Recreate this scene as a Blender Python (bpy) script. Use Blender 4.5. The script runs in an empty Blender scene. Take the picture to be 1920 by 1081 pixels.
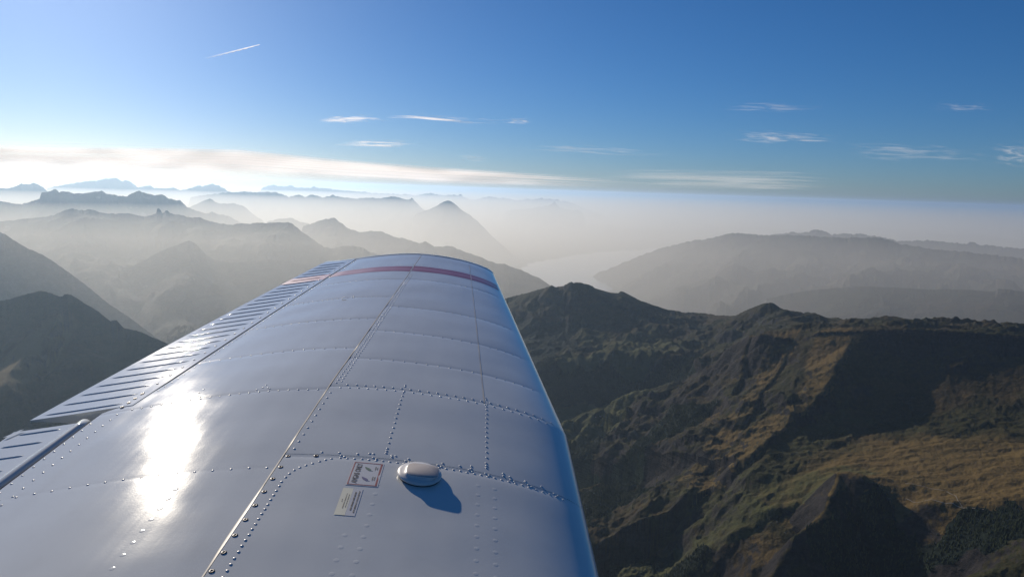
import bpy, math, random
import numpy as np
from mathutils import Matrix, Vector

S = bpy.context.scene
COL = S.collection

# ------------------------------------------------------------------ camera
RC = np.array([[9.99478763e-01, -3.22831640e-02, 0.0],
               [4.27914181e-03, 1.32481171e-01, -9.91176285e-01],
               [3.19983066e-02, 9.90659647e-01, 1.32550261e-01]])   # camera axes in world space
FPX = 1386.0                                                      # focal length in photo pixels (photo is 1920 wide)
cam_d = bpy.data.cameras.new('camera')
cam = bpy.data.objects.new('camera', cam_d)
COL.objects.link(cam)
M4 = np.eye(4); M4[:3, :3] = RC
cam.matrix_world = Matrix(M4.tolist())
cam_d.sensor_width = 36.0
cam_d.lens = FPX / 1920 * 36
cam_d.clip_start = 0.05
cam_d.clip_end = 600000
S.camera = cam

# ------------------------------------------------------------------ light
SUN_EL, SUN_AZ = math.radians(20.5), math.radians(-33.1)          # azimuth measured from +Y towards +X
SUN = Vector((math.sin(SUN_AZ) * math.cos(SUN_EL), math.cos(SUN_AZ) * math.cos(SUN_EL), math.sin(SUN_EL)))
world = bpy.data.worlds.new('World'); S.world = world
world.use_nodes = True
wn = world.node_tree
bg = wn.nodes['Background']
sky = wn.nodes.new('ShaderNodeTexSky')
sky.sky_type = 'NISHITA'
sky.sun_disc = False
sky.sun_elevation = SUN_EL
sky.sun_rotation = SUN_AZ
sky.altitude = 4000
sky.air_density = 1.35
sky.dust_density = 10.0
sky.ozone_density = 8.5
hs = wn.nodes.new('ShaderNodeHueSaturation'); hs.inputs['Saturation'].default_value = 1.08
wn.links.new(sky.outputs[0], hs.inputs['Color']); wn.links.new(hs.outputs[0], bg.inputs[0])
bg.inputs[1].default_value = 0.07

sd = bpy.data.lights.new('sun', 'SUN')
sd.energy = 4.5
sd.angle = math.radians(0.53)
sd.color = (1.0, 0.89, 0.74)
sun = bpy.data.objects.new('sun', sd)
COL.objects.link(sun)
sun.rotation_euler = SUN.to_track_quat('Z', 'Y').to_euler()

S.view_settings.view_transform = 'Standard'
S.view_settings.look = 'None'
S.view_settings.exposure = 0.0
S.view_settings.gamma = 1.0
S.view_settings.use_curve_mapping = False
S.render.engine = 'CYCLES'
cy = S.cycles
cy.use_denoising = True
cy.max_bounces = 6
cy.diffuse_bounces = 2
cy.glossy_bounces = 3
cy.volume_bounces = 1
cy.transparent_max_bounces = 12
cy.sample_clamp_indirect = 4.0

# ------------------------------------------------------------------ helpers
def tag(o, label=None, cat=None, group=None, kind=None):
    if label: o['label'] = label
    if cat: o['category'] = cat
    if group: o['group'] = group
    if kind: o['kind'] = kind
    return o

def link(name, me, mat=None, parent=None, smooth=True):
    if mat is not None and not me.materials:
        me.materials.append(mat)
    if smooth:
        me.polygons.foreach_set('use_smooth', np.ones(len(me.polygons), bool))
    o = bpy.data.objects.new(name, me)
    COL.objects.link(o)
    if parent is not None:
        o.parent = parent
    return o

def mesh(name, V, Fq):
    """mesh from an (n,3) array and a list/array of faces"""
    me = bpy.data.meshes.new(name)
    V = np.asarray(V, float).reshape(-1, 3)
    if isinstance(Fq, np.ndarray):
        k = Fq.shape[1]
        me.vertices.add(len(V)); me.vertices.foreach_set('co', V.ravel().astype(np.float32))
        me.loops.add(Fq.size); me.loops.foreach_set('vertex_index', Fq.ravel().astype(np.int32))
        me.polygons.add(len(Fq))
        me.polygons.foreach_set('loop_start', (np.arange(len(Fq)) * k).astype(np.int32))
        me.polygons.foreach_set('loop_total', np.full(len(Fq), k, np.int32))
        me.update(calc_edges=True)
    else:
        me.from_pydata([tuple(v) for v in V], [], [tuple(f) for f in Fq])
    return me

def grid_faces(n, m, flip=False):
    i, j = np.meshgrid(np.arange(n - 1), np.arange(m - 1), indexing='ij')
    a = (i * m + j).ravel(); b = ((i + 1) * m + j).ravel(); c = ((i + 1) * m + j + 1).ravel(); d = (i * m + j + 1).ravel()
    return np.stack([a, d, c, b] if flip else [a, b, c, d], 1)

def rays(px, py):
    px = np.asarray(px, float); py = np.asarray(py, float)
    d = np.stack([px - 960, 540.5 - py, np.full(px.shape, -FPX)], -1)
    return d @ RC.T

def at(px, py, dist):
    """world points seen at a photo pixel, at a given horizontal distance (m)"""
    w = rays(px, py)
    h = np.hypot(w[..., 0], w[..., 1])
    return w / h[..., None] * np.asarray(dist, float)[..., None]

# ---- gradient noise
_rs = np.random.RandomState(7)
_perm = _rs.permutation(4096)
_ang = _rs.rand(4096) * 2 * np.pi
_gx, _gy = np.cos(_ang), np.sin(_ang)

def perlin(x, y):
    xi = np.floor(x).astype(np.int64); yi = np.floor(y).astype(np.int64)
    xf = x - xi; yf = y - yi
    u = xf * xf * xf * (xf * (xf * 6 - 15) + 10); v = yf * yf * yf * (yf * (yf * 6 - 15) + 10)
    def g(ix, iy, dx, dy):
        h = _perm[(_perm[ix & 4095] + iy) & 4095]
        return _gx[h] * dx + _gy[h] * dy
    a = g(xi, yi, xf, yf); b = g(xi + 1, yi, xf - 1, yf)
    c = g(xi, yi + 1, xf, yf - 1); d = g(xi + 1, yi + 1, xf - 1, yf - 1)
    return (a + u * (b - a) + v * ((c + u * (d - c)) - (a + u * (b - a)))) * 1.5

def fbm(x, y, octv, gain=0.5, lac=2.03, ridged=False):
    s = np.zeros_like(x); a = 1.0; f = 1.0; w = 1.0
    for k in range(octv):
        n = perlin(x * f + 17.3 * k, y * f - 9.1 * k)
        if ridged:
            n = 1 - np.abs(n) * 2
            n = n * np.clip(w, 0, 1); w = n * 1.4
            s += a * (n - 0.4)
        else:
            s += a * n
        a *= gain; f *= lac
    return s

def sstep(a, b, x):
    t = np.clip((x - a) / (b - a), 0, 1)
    return t * t * (3 - 2 * t)

# ---- node helpers
class NT:
    def __init__(s, name):
        s.m = bpy.data.materials.new(name); s.m.use_nodes = True
        s.t = s.m.node_tree; s.n = s.t.nodes; s.out = s.n['Material Output']; s.b = s.n['Principled BSDF']
    def new(s, typ, **kw):
        nd = s.n.new(typ)
        for k, v in kw.items(): setattr(nd, k, v)
        return nd
    def lk(s, a, b): s.t.links.new(a, b)
    def noise(s, vec, scale, detail=6, rough=0.55, dist=0.0):
        nd = s.new('ShaderNodeTexNoise'); nd.inputs['Scale'].default_value = scale
        nd.inputs['Detail'].default_value = detail; nd.inputs['Roughness'].default_value = rough
        nd.inputs['Distortion'].default_value = dist
        s.lk(vec, nd.inputs['Vector']); return nd.outputs['Fac']
    def mapr(s, v, a, b, c=0.0, d=1.0, smooth=True):
        nd = s.new('ShaderNodeMapRange'); nd.interpolation_type = 'SMOOTHSTEP' if smooth else 'LINEAR'
        for k, x in zip(('From Min', 'From Max', 'To Min', 'To Max'), (a, b, c, d)): nd.inputs[k].default_value = x
        s.lk(v, nd.inputs['Value']); return nd.outputs['Result']
    def mix(s, f, a, b):
        nd = s.new('ShaderNodeMix', data_type='RGBA')
        for sock, x in ((nd.inputs['Factor'], f), (nd.inputs['A'], a), (nd.inputs['B'], b)):
            if sock.name in ('A', 'B') or True:
                if isinstance(x, (tuple, list)):
                    sock.default_value = (*x, 1) if len(x) == 3 else x
                elif isinstance(x, (int, float)): sock.default_value = x
                else: s.lk(x, sock)
        return nd.outputs['Result']
    def math(s, op, a, b=0.0):
        nd = s.new('ShaderNodeMath', operation=op)
        for sock, x in zip(nd.inputs, (a, b)):
            if isinstance(x, (int, float)): sock.default_value = x
            else: s.lk(x, sock)
        return nd.outputs[0]
# Mix node sockets: the RGBA ones are picked by type
def _mix(s, f, a, b):
    nd = s.n.new('ShaderNodeMix'); nd.data_type = 'RGBA'
    fs = [i for i in nd.inputs if i.identifier == 'Factor_Float'][0]
    A = [i for i in nd.inputs if i.identifier == 'A_Color'][0]
    B = [i for i in nd.inputs if i.identifier == 'B_Color'][0]
    for sock, x in ((fs, f), (A, a), (B, b)):
        if isinstance(x, tuple): sock.default_value = (*x, 1)
        elif isinstance(x, (int, float)): sock.default_value = x
        else: s.lk(x, sock)
    return [o for o in nd.outputs if o.identifier == 'Result_Color'][0]
NT.mix = _mix

def seg_dist(X, Y, P):
    """signed distance, height of the foot point and position along a polyline"""
    best = np.full(X.shape, 1e18); hz = np.zeros_like(X); side = np.zeros_like(X); tt = np.zeros_like(X); acc = 0.0
    for i in range(len(P) - 1):
        a, b = P[i], P[i + 1]
        dx, dy = b[0] - a[0], b[1] - a[1]; L2_ = dx * dx + dy * dy + 1e-9
        t = np.clip(((X - a[0]) * dx + (Y - a[1]) * dy) / L2_, 0, 1)
        ex = X - (a[0] + t * dx); ey = Y - (a[1] + t * dy)
        d2 = ex * ex + ey * ey
        mk = d2 < best
        best = np.where(mk, d2, best)
        hz = np.where(mk, a[2] + t * (b[2] - a[2]), hz)
        side = np.where(mk, dx * ey - dy * ex, side)
        tt = np.where(mk, acc + t * math.sqrt(L2_), tt)
        acc += math.sqrt(L2_)
    return np.sqrt(best), hz, side, tt

# ================================================================== terrain materials
def terrain_material(name, grass, grass2, rock, forest, sc=1.0, bump=1.0):
    t = NT(name); tc = t.new('ShaderNodeTexCoord'); P = tc.outputs['Object']
    geo = t.new('ShaderNodeNewGeometry')
    sx = t.new('ShaderNodeSeparateXYZ'); t.lk(geo.outputs['Normal'], sx.inputs[0])
    sp = t.new('ShaderNodeSeparateXYZ'); t.lk(P, sp.inputs[0])
    n1 = t.noise(P, 0.0022 * sc, 8, 0.6, 0.6)
    n2 = t.noise(P, 0.012 * sc, 8, 0.65)
    n3 = t.noise(P, 0.06 * sc, 5, 0.7)
    # strata: noise squeezed in height
    mp = t.new('ShaderNodeMapping'); mp.inputs['Scale'].default_value = (0.0012 * sc, 0.0012 * sc, 0.045 * sc); t.lk(P, mp.inputs[0])
    st = t.noise(mp.outputs[0], 1.0, 6, 0.6, 0.4)
    g = t.mix(t.mapr(n1, 0.42, 0.6), grass, grass2)
    g = t.mix(t.mapr(n2, 0.45, 0.62, 0.0, 0.6), g, tuple(c * 0.45 for c in grass))
    g = t.mix(t.mapr(n3, 0.46, 0.66, 0.0, 0.5), g, tuple(c * 1.7 for c in grass2))
    rk = t.mix(t.mapr(st, 0.38, 0.62), rock, tuple(c * 0.5 for c in rock))
    rk = t.mix(t.mapr(n3, 0.35, 0.7, 0.0, 0.6), rk, tuple(min(1, c * 1.7) for c in rock))
    g = t.mix(t.math('MULTIPLY', t.mapr(n2, 0.60, 0.66, 0.0, 0.8), t.mapr(n1, 0.45, 0.6, 0.0, 1.0)), g, tuple(min(1, c * 2.3) for c in rock))   # scree and outcrops
    steep = t.math('ADD', sx.outputs['Z'], t.math('MULTIPLY', t.math('SUBTRACT', n2, 0.5), 0.35))
    c = t.mix(t.mapr(steep, 0.66, 0.80), rk, g)
    if forest is not None:
        at_ = t.new('ShaderNodeAttribute'); at_.attribute_name = 'forest'
        fm = t.math('ADD', at_.outputs['Fac'], t.math('MULTIPLY', t.math('SUBTRACT', n2, 0.5), 0.9))
        fm = t.mapr(fm, 0.42, 0.58)
        fc = t.mix(t.mapr(n3, 0.4, 0.65), forest, tuple(x * 1.9 for x in forest))
        c = t.mix(fm, c, fc)
        g2 = t.new('ShaderNodeAttribute'); g2.attribute_name = 'gold'
        gm = t.mapr(t.math('ADD', g2.outputs['Fac'], t.math('MULTIPLY', t.math('SUBTRACT', n1, 0.5), 1.2)), 0.38, 0.80, 0.0, 0.75)
        gm = t.math('MULTIPLY', gm, t.mapr(sx.outputs['Z'], 0.7, 0.85))
        gm = t.math('MULTIPLY', gm, t.mapr(fm, 0.2, 0.8, 1.0, 0.0))
        c = t.mix(gm, c, (0.135, 0.090, 0.032))
        g3 = t.new('ShaderNodeAttribute'); g3.attribute_name = 'meadow'
        c = t.mix(t.math('MULTIPLY', t.mapr(t.math('ADD', g3.outputs['Fac'], t.math('MULTIPLY', t.math('SUBTRACT', n2, 0.5), 0.8)), 0.35, 0.7, 0.0, 0.9), t.mapr(fm, 0.2, 0.8, 1.0, 0.0)), c, t.mix(n3, (0.046, 0.056, 0.018), (0.080, 0.074, 0.028)))
    t.lk(c, t.b.inputs['Base Color'])
    t.b.inputs['Roughness'].default_value = 0.95
    t.b.inputs['Specular IOR Level'].default_value = 0.1
    hb = t.math('ADD', t.math('MULTIPLY', n2, 22.0 / sc), t.math('MULTIPLY', n3, 5.0 / sc))
    hb = t.math('ADD', hb, t.math('MULTIPLY', st, 10.0 / sc))
    bp = t.new('ShaderNodeBump'); bp.inputs['Strength'].default_value = 0.95 * bump; bp.inputs['Distance'].default_value = 1.0
    t.lk(hb, bp.inputs['Height']); t.lk(bp.outputs[0], t.b.inputs['Normal'])
    return t.m

M_FORE = terrain_material('alpine_slope', (0.026, 0.027, 0.009), (0.040, 0.028, 0.012), (0.022, 0.019, 0.019), (0.006, 0.010, 0.007))
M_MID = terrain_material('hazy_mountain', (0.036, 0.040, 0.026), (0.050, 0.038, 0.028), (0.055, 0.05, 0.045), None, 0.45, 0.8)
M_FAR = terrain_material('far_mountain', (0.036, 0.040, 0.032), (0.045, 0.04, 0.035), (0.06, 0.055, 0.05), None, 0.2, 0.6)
M_GND = terrain_material('lowland', (0.04, 0.05, 0.028), (0.06, 0.055, 0.035), (0.05, 0.05, 0.045), None, 0.25, 0.3)

# ================================================================== ground sheet and lake
LAKE_Z = -2400.0
def build_ground():
    az = np.linspace(0, 2 * np.pi, 481)
    r = np.concatenate([[0], np.geomspace(1500, 214000, 170)])
    A, Rr = np.meshgrid(az, r, indexing='ij')
    x, y = np.sin(A) * Rr, np.cos(A) * Rr
    z = LAKE_Z - 14 + 8 * np.tanh(fbm(x / 9000, y / 9000, 4) * 2)
    hills = np.clip(fbm(x / 14000, y / 14000, 5) + 0.1, 0, 1) * 420 * sstep(30000, 60000, Rr)
    z = z + hills
    o = link('ground', mesh('ground', np.stack([x, y, z], -1), grid_faces(*A.shape)), M_GND)
    tag(o, kind='structure')
build_ground()

def build_lake():
    # shore drawn as pixels on the lake plane
    sh = [(985, 497), (1010, 490), (1040, 485), (1085, 478), (1125, 473), (1165, 470), (1205, 469), (1250, 462), (1320, 457), (1330, 475), (1200, 500), (1150, 530), (1150, 560),
          (1080, 570), (1000, 560), (985, 530), (960, 512)]
    w = rays([p[0] for p in sh], [p[1] for p in sh]); k = LAKE_Z / w[:, 2]
    P = w * k[:, None]
    # refine the shore with wobble
    out = []
    for i in range(len(P)):
        a, b = P[i], P[(i + 1) % len(P)]
        for t in np.linspace(0, 1, 14, endpoint=False):
            q = a + (b - a) * t
            q = q + np.array([perlin(np.array(q[0] / 700), np.array(q[1] / 700)), perlin(np.array(q[0] / 700 + 50), np.array(q[1] / 700)), 0]) * 260
            out.append(q)
    me = mesh('lake', out, [list(range(len(out)))])
    t = NT('lake_water')
    t.b.inputs['Base Color'].default_value = (0.02, 0.04, 0.05, 1); t.b.inputs['Roughness'].default_value = 0.16
    t.b.inputs['IOR'].default_value = 1.33
    tc = t.new('ShaderNodeTexCoord'); bp = t.new('ShaderNodeBump'); bp.inputs['Strength'].default_value = 0.3
    bp.inputs['Distance'].default_value = 3.0
    t.lk(t.noise(tc.outputs['Object'], 0.02, 4), bp.inputs['Height']); t.lk(bp.outputs[0], t.b.inputs['Normal'])
    tag(link('lake', me, t.m, smooth=False), kind='structure')
build_lake()

# ================================================================== distant ranges
def ridge(name, sky_pts, dist, width, mat, slope=0.62, back=0.75, n=500, m=80, jit=1.0, gul=1.0, ends=(0, 0), floor=LAKE_Z - 60, seed=0):
    """a mountain range: its crest line stands at `dist` metres (one value, or a list of (photo x, metres)),
    the flanks fall away on both sides with gullies cut into them"""
    sk = np.array(sky_pts, float)
    px = np.linspace(sk[0, 0], sk[-1, 0], n)
    py = np.interp(px, sk[:, 0], sk[:, 1])
    if np.isscalar(dist): D = np.full(n, float(dist))
    else:
        dd = np.array(dist, float); D = np.interp(px, dd[:, 0], dd[:, 1])
    C = at(px, py, D)                                             # crest in 3D
    dirs = C[:, :2] / D[:, None]
    q = np.linspace(-1, 1, m); w = np.sign(q) * np.abs(q) ** 1.6 * width
    X = C[:, None, 0] + dirs[:, None, 0] * w[None]; Y = C[:, None, 1] + dirs[:, None, 1] * w[None]
    aw = np.abs(w)[None]
    sl = np.where(w < 0, slope, back)[None]
    L = width * 0.22
    so = seed * 31.7
    g = fbm(X / 2600 + so, Y / 2600, 5, 0.55, ridged=True)
    big = fbm(X / 5200 + so, Y / 5200 - so, 3)
    prof = sl * (0.55 * aw + 0.55 * L * (1 - np.exp(-aw / L)))
    lim = 900 * (1 - np.exp(-prof / 900))
    drop = prof - lim * (0.42 * gul * np.clip(g, -0.8, 1) + 0.35 * gul * big)
    drop = np.maximum(drop, 0.22 * aw * sl)
    cz = C[:, 2] + D / FPX * 0.9 * fbm(px / 7.0 + so, px * 0 + 0.5, 4, 0.6) * jit; kk = np.exp(-0.5 * (np.arange(-40, 41) / 14.0) ** 2); kk /= kk.sum()
    cs = np.convolve(np.pad(cz, 40, mode='edge'), kk, 'valid')
    cs = np.minimum(cs, cs * 0 + cs)                              # broad crest that the flanks follow, small teeth stay at the crest
    bl = sstep(20, 420, aw)
    Z = cz[:, None] * (1 - bl) + cs[:, None] * bl - drop
    fine = fbm(X / 420 + so, Y / 420, 5, 0.6)
    Z += fine * 26 * jit * sstep(40, 500, aw)
    Z += fbm(X / 160, Y / 160 + so, 3)[...] * 5 * jit * (D[:, None] / 20000)
    e = np.minimum(sstep(0, ends[0], px - px[0]) if ends[0] else 1, sstep(0, ends[1], px[-1] - px) if ends[1] else 1)
    if not np.isscalar(e): e = e ** 1.5; Z = floor + (Z - floor) * (0.02 + 0.98 * e[:, None])
    Z = np.maximum(Z, floor)
    o = link(name, mesh(name, np.stack([X, Y, Z], -1), grid_faces(n, m, True)), mat)
    tag(o, kind='structure')
    return o

L8 = [(-160, 352), (-80, 356), (0, 352), (18, 353), (30, 348), (40, 344), (55, 345), (64, 342), (75, 347), (83, 352), (95, 364), (120, 382)]
L8b = [(60, 362), (90, 352), (120, 346), (150, 341), (180, 338), (190, 336), (197, 334.5), (207, 334), (215, 333), (221, 334.5), (229, 340), (234, 337.5), (245, 341), (253, 346), (258, 351),
       (270, 349), (280, 347), (290, 352), (308, 352), (315, 353), (325, 351), (338, 356), (350, 354), (362, 350), (372, 347), (380, 349), (390, 346), (398, 344.5), (410, 347), (418, 352), (428, 358), (450, 368), (480, 380)]
L7 = [(330, 372), (380, 366), (425, 360), (440, 360), (455, 358), (475, 360), (500, 359.5), (515, 360), (530, 364), (542, 369), (552, 366), (560, 364), (572, 369), (580, 366), (587, 365), (593, 367), (605, 370),
      (618, 367), (624, 364), (630, 367), (645, 370), (665, 372), (690, 370.5), (715, 371.5), (725, 369), (738, 368), (750, 370), (757, 373), (766, 374), (772, 370.5), (780, 379), (790, 389), (797, 394), (815, 404), (840, 420)]
NI = [(755, 412), (780, 401), (797, 394), (803, 393), (815, 388), (825, 381), (835, 377), (841, 375.5), (848, 378), (860, 388), (870, 396), (880, 402), (893, 412), (905, 424), (920, 440), (945, 462), (975, 488)]
L9 = [(455, 357), (470, 352), (480, 350.5), (488, 353), (505, 348), (513, 346), (520, 349), (532, 350), (545, 347.5), (556, 351), (580, 352), (590, 349), (597, 352), (640, 356), (700, 362), (760, 364), (780, 366), (790, 364), (800, 362), (808, 360.5), (816, 363.5), (830, 366), (842, 366),
      (850, 363.5), (856, 366), (863, 364.5), (872, 370), (885, 376), (897, 372), (908, 370), (922, 368.5), (935, 371), (945, 371), (960, 374), (968, 377), (980, 374), (990, 373), (1000, 374), (1008, 372), (1013, 370.5), (1020, 374),
      (1030, 372.5), (1040, 374.5), (1046, 373), (1052, 377), (1062, 377), (1075, 381), (1085, 385), (1095, 390), (1120, 399), (1160, 412)]
L9b = [(930, 402), (955, 394), (985, 392), (1005, 389), (1025, 386), (1034, 382), (1040, 377.5), (1045, 384), (1052, 390), (1068, 393), (1085, 394), (1110, 404)]
L5 = [(330, 402), (352, 390), (362, 385), (372, 381), (382, 376), (393, 371), (402, 377), (409, 380.5), (420, 382), (435, 381), (445, 382), (456, 386), (464, 392), (472, 399), (482, 406), (490, 411), (497, 417), (520, 432), (560, 455)]
L6b = [(480, 424), (505, 414), (520, 410), (530, 409.5), (540, 408), (548, 408), (555, 411), (562, 415), (575, 418), (600, 426), (640, 445)]
L4 = [(-160, 360), (-90, 368), (-40, 372), (0, 376), (15, 380), (30, 382), (42, 382), (55, 378), (66, 375), (74, 372), (77, 362), (79, 360), (88, 359.5), (97, 357.5), (104, 354), (107, 356), (111, 361), (118, 358.5),
      (128, 359), (134, 361.5), (142, 363), (155, 362), (168, 361), (178, 358.5), (192, 358), (199, 362), (212, 365), (228, 367.5), (238, 367.5), (247, 363), (255, 359), (261, 357.5), (270, 361), (280, 364),
      (292, 365.5), (303, 364), (309, 366), (315, 371), (326, 374), (338, 375), (343, 380), (350, 388), (362, 393), (372, 396), (385, 399.5), (392, 399), (398, 397), (408, 401), (420, 402), (432, 407), (445, 414), (460, 422), (480, 432), (520, 450)]
L3 = [(-160, 445), (-60, 432), (0, 415), (60, 409), (100, 404), (120, 394), (128, 391.5), (138, 391), (148, 394), (158, 394), (168, 393), (178, 394), (188, 398), (200, 400), (240, 400), (270, 406), (288, 402), (293, 400), (295, 391.5), (298, 390.5), (301, 393),
      (304, 399), (308, 399), (311, 395), (314, 395), (318, 399.5), (328, 401.5), (340, 403), (350, 406), (362, 407.5), (366, 406.5), (375, 408), (385, 412), (400, 416), (415, 419), (432, 421), (450, 419), (470, 419), (482, 417),
      (500, 418), (515, 417), (530, 417), (541, 416.5), (547, 419), (555, 425), (562, 431), (572, 438), (585, 447), (597, 456), (607, 462), (618, 465), (626, 465.5), (637, 462.5), (645, 461), (652, 460), (662, 461), (672, 462),
      (682, 465.5), (690, 471), (700, 474), (712, 477), (740, 484), (790, 500), (860, 530)]
L3k = [(200, 520), (235, 505), (262, 492), (280, 482), (295, 474), (312, 466), (328, 461), (338, 457), (347, 452.5), (355, 451), (363, 454), (372, 462), (380, 471), (390, 480), (402, 487), (430, 492), (470, 490), (500, 486), (540, 489), (590, 500), (640, 520), (700, 560)]
L6 = [(540, 440), (562, 424), (580, 420), (592, 416), (600, 413.5), (611, 410), (619, 409.5), (625, 408), (630, 410), (637, 416), (646, 422), (652, 427.5), (664, 431), (676, 435.5), (684, 434.5), (694, 432.5), (704, 433),
      (716, 433), (724, 437), (735, 442), (748, 446.5), (754, 445), (762, 448), (772, 451.5), (785, 455.5), (792, 454), (797, 452), (805, 456), (814, 462), (824, 462), (836, 461), (847, 461), (856, 465), (870, 471), (885, 476),
      (900, 481), (915, 488), (930, 493), (945, 494), (960, 500), (978, 506), (995, 514), (1010, 520), (1022, 528), (1032, 535), (1050, 548), (1090, 575), (1130, 600)]
R1f = [(1380, 452), (1420, 444), (1440, 440.5), (1455, 438.5), (1466, 439), (1478, 436), (1490, 434), (1498, 436), (1512, 435.5), (1519, 432), (1527, 431), (1536, 430.5), (1545, 433), (1552, 436), (1560, 439), (1575, 437.5), (1588, 438), (1600, 438.5),
       (1612, 437), (1620, 438), (1630, 441.5), (1642, 442), (1652, 443), (1664, 447), (1680, 451), (1696, 453), (1710, 451.5), (1728, 452), (1745, 451), (1760, 451.5), (1780, 454.5), (1800, 456), (1815, 455.5), (1826, 454.5), (1840, 458),
       (1858, 459.5), (1875, 462), (1892, 464), (1905, 465), (1930, 468), (1990, 474), (2120, 486)]
R1 = [(1104, 528), (1112, 517), (1122, 511), (1135, 507), (1150, 500), (1168, 492), (1190, 483), (1212, 475), (1235, 466.5), (1260, 460), (1285, 453), (1305, 450), (1322, 449), (1340, 444), (1358, 440), (1372, 437), (1382, 436), (1396, 437.5), (1412, 438.5),
      (1430, 440), (1450, 441.5), (1475, 441), (1500, 442), (1530, 443), (1560, 444.5), (1600, 445.5), (1625, 444.5), (1645, 445), (1660, 448), (1672, 452), (1690, 458), (1710, 460), (1740, 466), (1790, 470), (1850, 476), (1930, 486), (2120, 510)]
R2 = [(1380, 585), (1430, 562), (1480, 550), (1526, 543), (1560, 540), (1590, 537.5), (1639, 537), (1687, 539), (1720, 541.5), (1752, 542.5), (1804, 542), (1845, 545), (1866, 546), (1872, 541), (1890, 541.5), (1920, 547), (1990, 560), (2120, 580)]
L2 = [(-200, 385), (-120, 402), (-60, 420), (-15, 432), (0, 435), (10, 439), (25, 449.5), (38, 457), (50, 464), (66, 471), (82, 479), (96, 487), (107, 495), (122, 505), (137, 516), (150, 526), (165, 537), (200, 566), (250, 600), (330, 660), (430, 720)]
L1 = [(-220, 640), (-140, 590), (-60, 572), (0, 563), (18, 560.5), (35, 555), (52, 550), (64, 548), (71, 545.5), (78, 544.5), (87, 547), (97, 549), (106, 553.5), (113, 556), (117, 556), (121, 552), (127, 550.5), (134, 553), (142, 558), (152, 564),
      (162, 571), (174, 577), (186, 585), (197, 594), (207, 601.5), (213, 600.5), (219, 600), (224, 606), (232, 614.5), (243, 617), (256, 619), (266, 623), (280, 629), (292, 634), (304, 639), (314, 644), (330, 652), (380, 690), (460, 750), (560, 820)]

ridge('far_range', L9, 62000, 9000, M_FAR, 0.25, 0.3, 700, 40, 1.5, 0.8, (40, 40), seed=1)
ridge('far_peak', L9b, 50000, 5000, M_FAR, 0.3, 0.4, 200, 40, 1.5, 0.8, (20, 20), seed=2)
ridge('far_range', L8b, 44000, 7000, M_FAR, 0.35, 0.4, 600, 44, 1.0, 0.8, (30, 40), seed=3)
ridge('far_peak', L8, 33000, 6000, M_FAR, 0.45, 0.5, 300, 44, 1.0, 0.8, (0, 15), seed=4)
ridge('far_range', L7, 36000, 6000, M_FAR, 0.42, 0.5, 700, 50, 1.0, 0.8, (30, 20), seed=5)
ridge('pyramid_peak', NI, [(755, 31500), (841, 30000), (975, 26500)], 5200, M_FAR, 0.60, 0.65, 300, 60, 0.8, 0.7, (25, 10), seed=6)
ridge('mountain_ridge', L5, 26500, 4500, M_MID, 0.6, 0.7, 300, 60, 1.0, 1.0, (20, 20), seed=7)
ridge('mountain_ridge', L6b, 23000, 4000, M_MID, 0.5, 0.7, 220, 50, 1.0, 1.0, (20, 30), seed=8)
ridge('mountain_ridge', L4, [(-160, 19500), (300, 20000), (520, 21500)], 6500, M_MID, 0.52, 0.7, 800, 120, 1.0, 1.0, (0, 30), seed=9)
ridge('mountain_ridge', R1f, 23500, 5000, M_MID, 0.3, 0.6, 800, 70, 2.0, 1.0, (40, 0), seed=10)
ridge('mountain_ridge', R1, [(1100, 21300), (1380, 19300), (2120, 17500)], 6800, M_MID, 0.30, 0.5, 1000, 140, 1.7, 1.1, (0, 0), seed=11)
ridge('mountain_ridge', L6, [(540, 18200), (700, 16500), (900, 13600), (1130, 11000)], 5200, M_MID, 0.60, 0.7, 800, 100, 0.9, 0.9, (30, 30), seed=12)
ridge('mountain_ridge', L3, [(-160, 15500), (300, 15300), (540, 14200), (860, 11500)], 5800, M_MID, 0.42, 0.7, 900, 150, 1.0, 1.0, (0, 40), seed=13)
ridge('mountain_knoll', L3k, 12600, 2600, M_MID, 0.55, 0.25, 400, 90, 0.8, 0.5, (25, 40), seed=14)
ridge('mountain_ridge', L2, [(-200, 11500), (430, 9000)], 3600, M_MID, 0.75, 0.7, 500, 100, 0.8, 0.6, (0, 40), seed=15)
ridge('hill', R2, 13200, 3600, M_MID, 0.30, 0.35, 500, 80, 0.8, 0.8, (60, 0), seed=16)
L1o = ridge('mountain', L1, [(-220, 7000), (78, 6900), (560, 5600)], 2600, M_FORE, 0.62, 0.8, 700, 170, 0.7, 0.9, (0, 60), seed=17)

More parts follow.
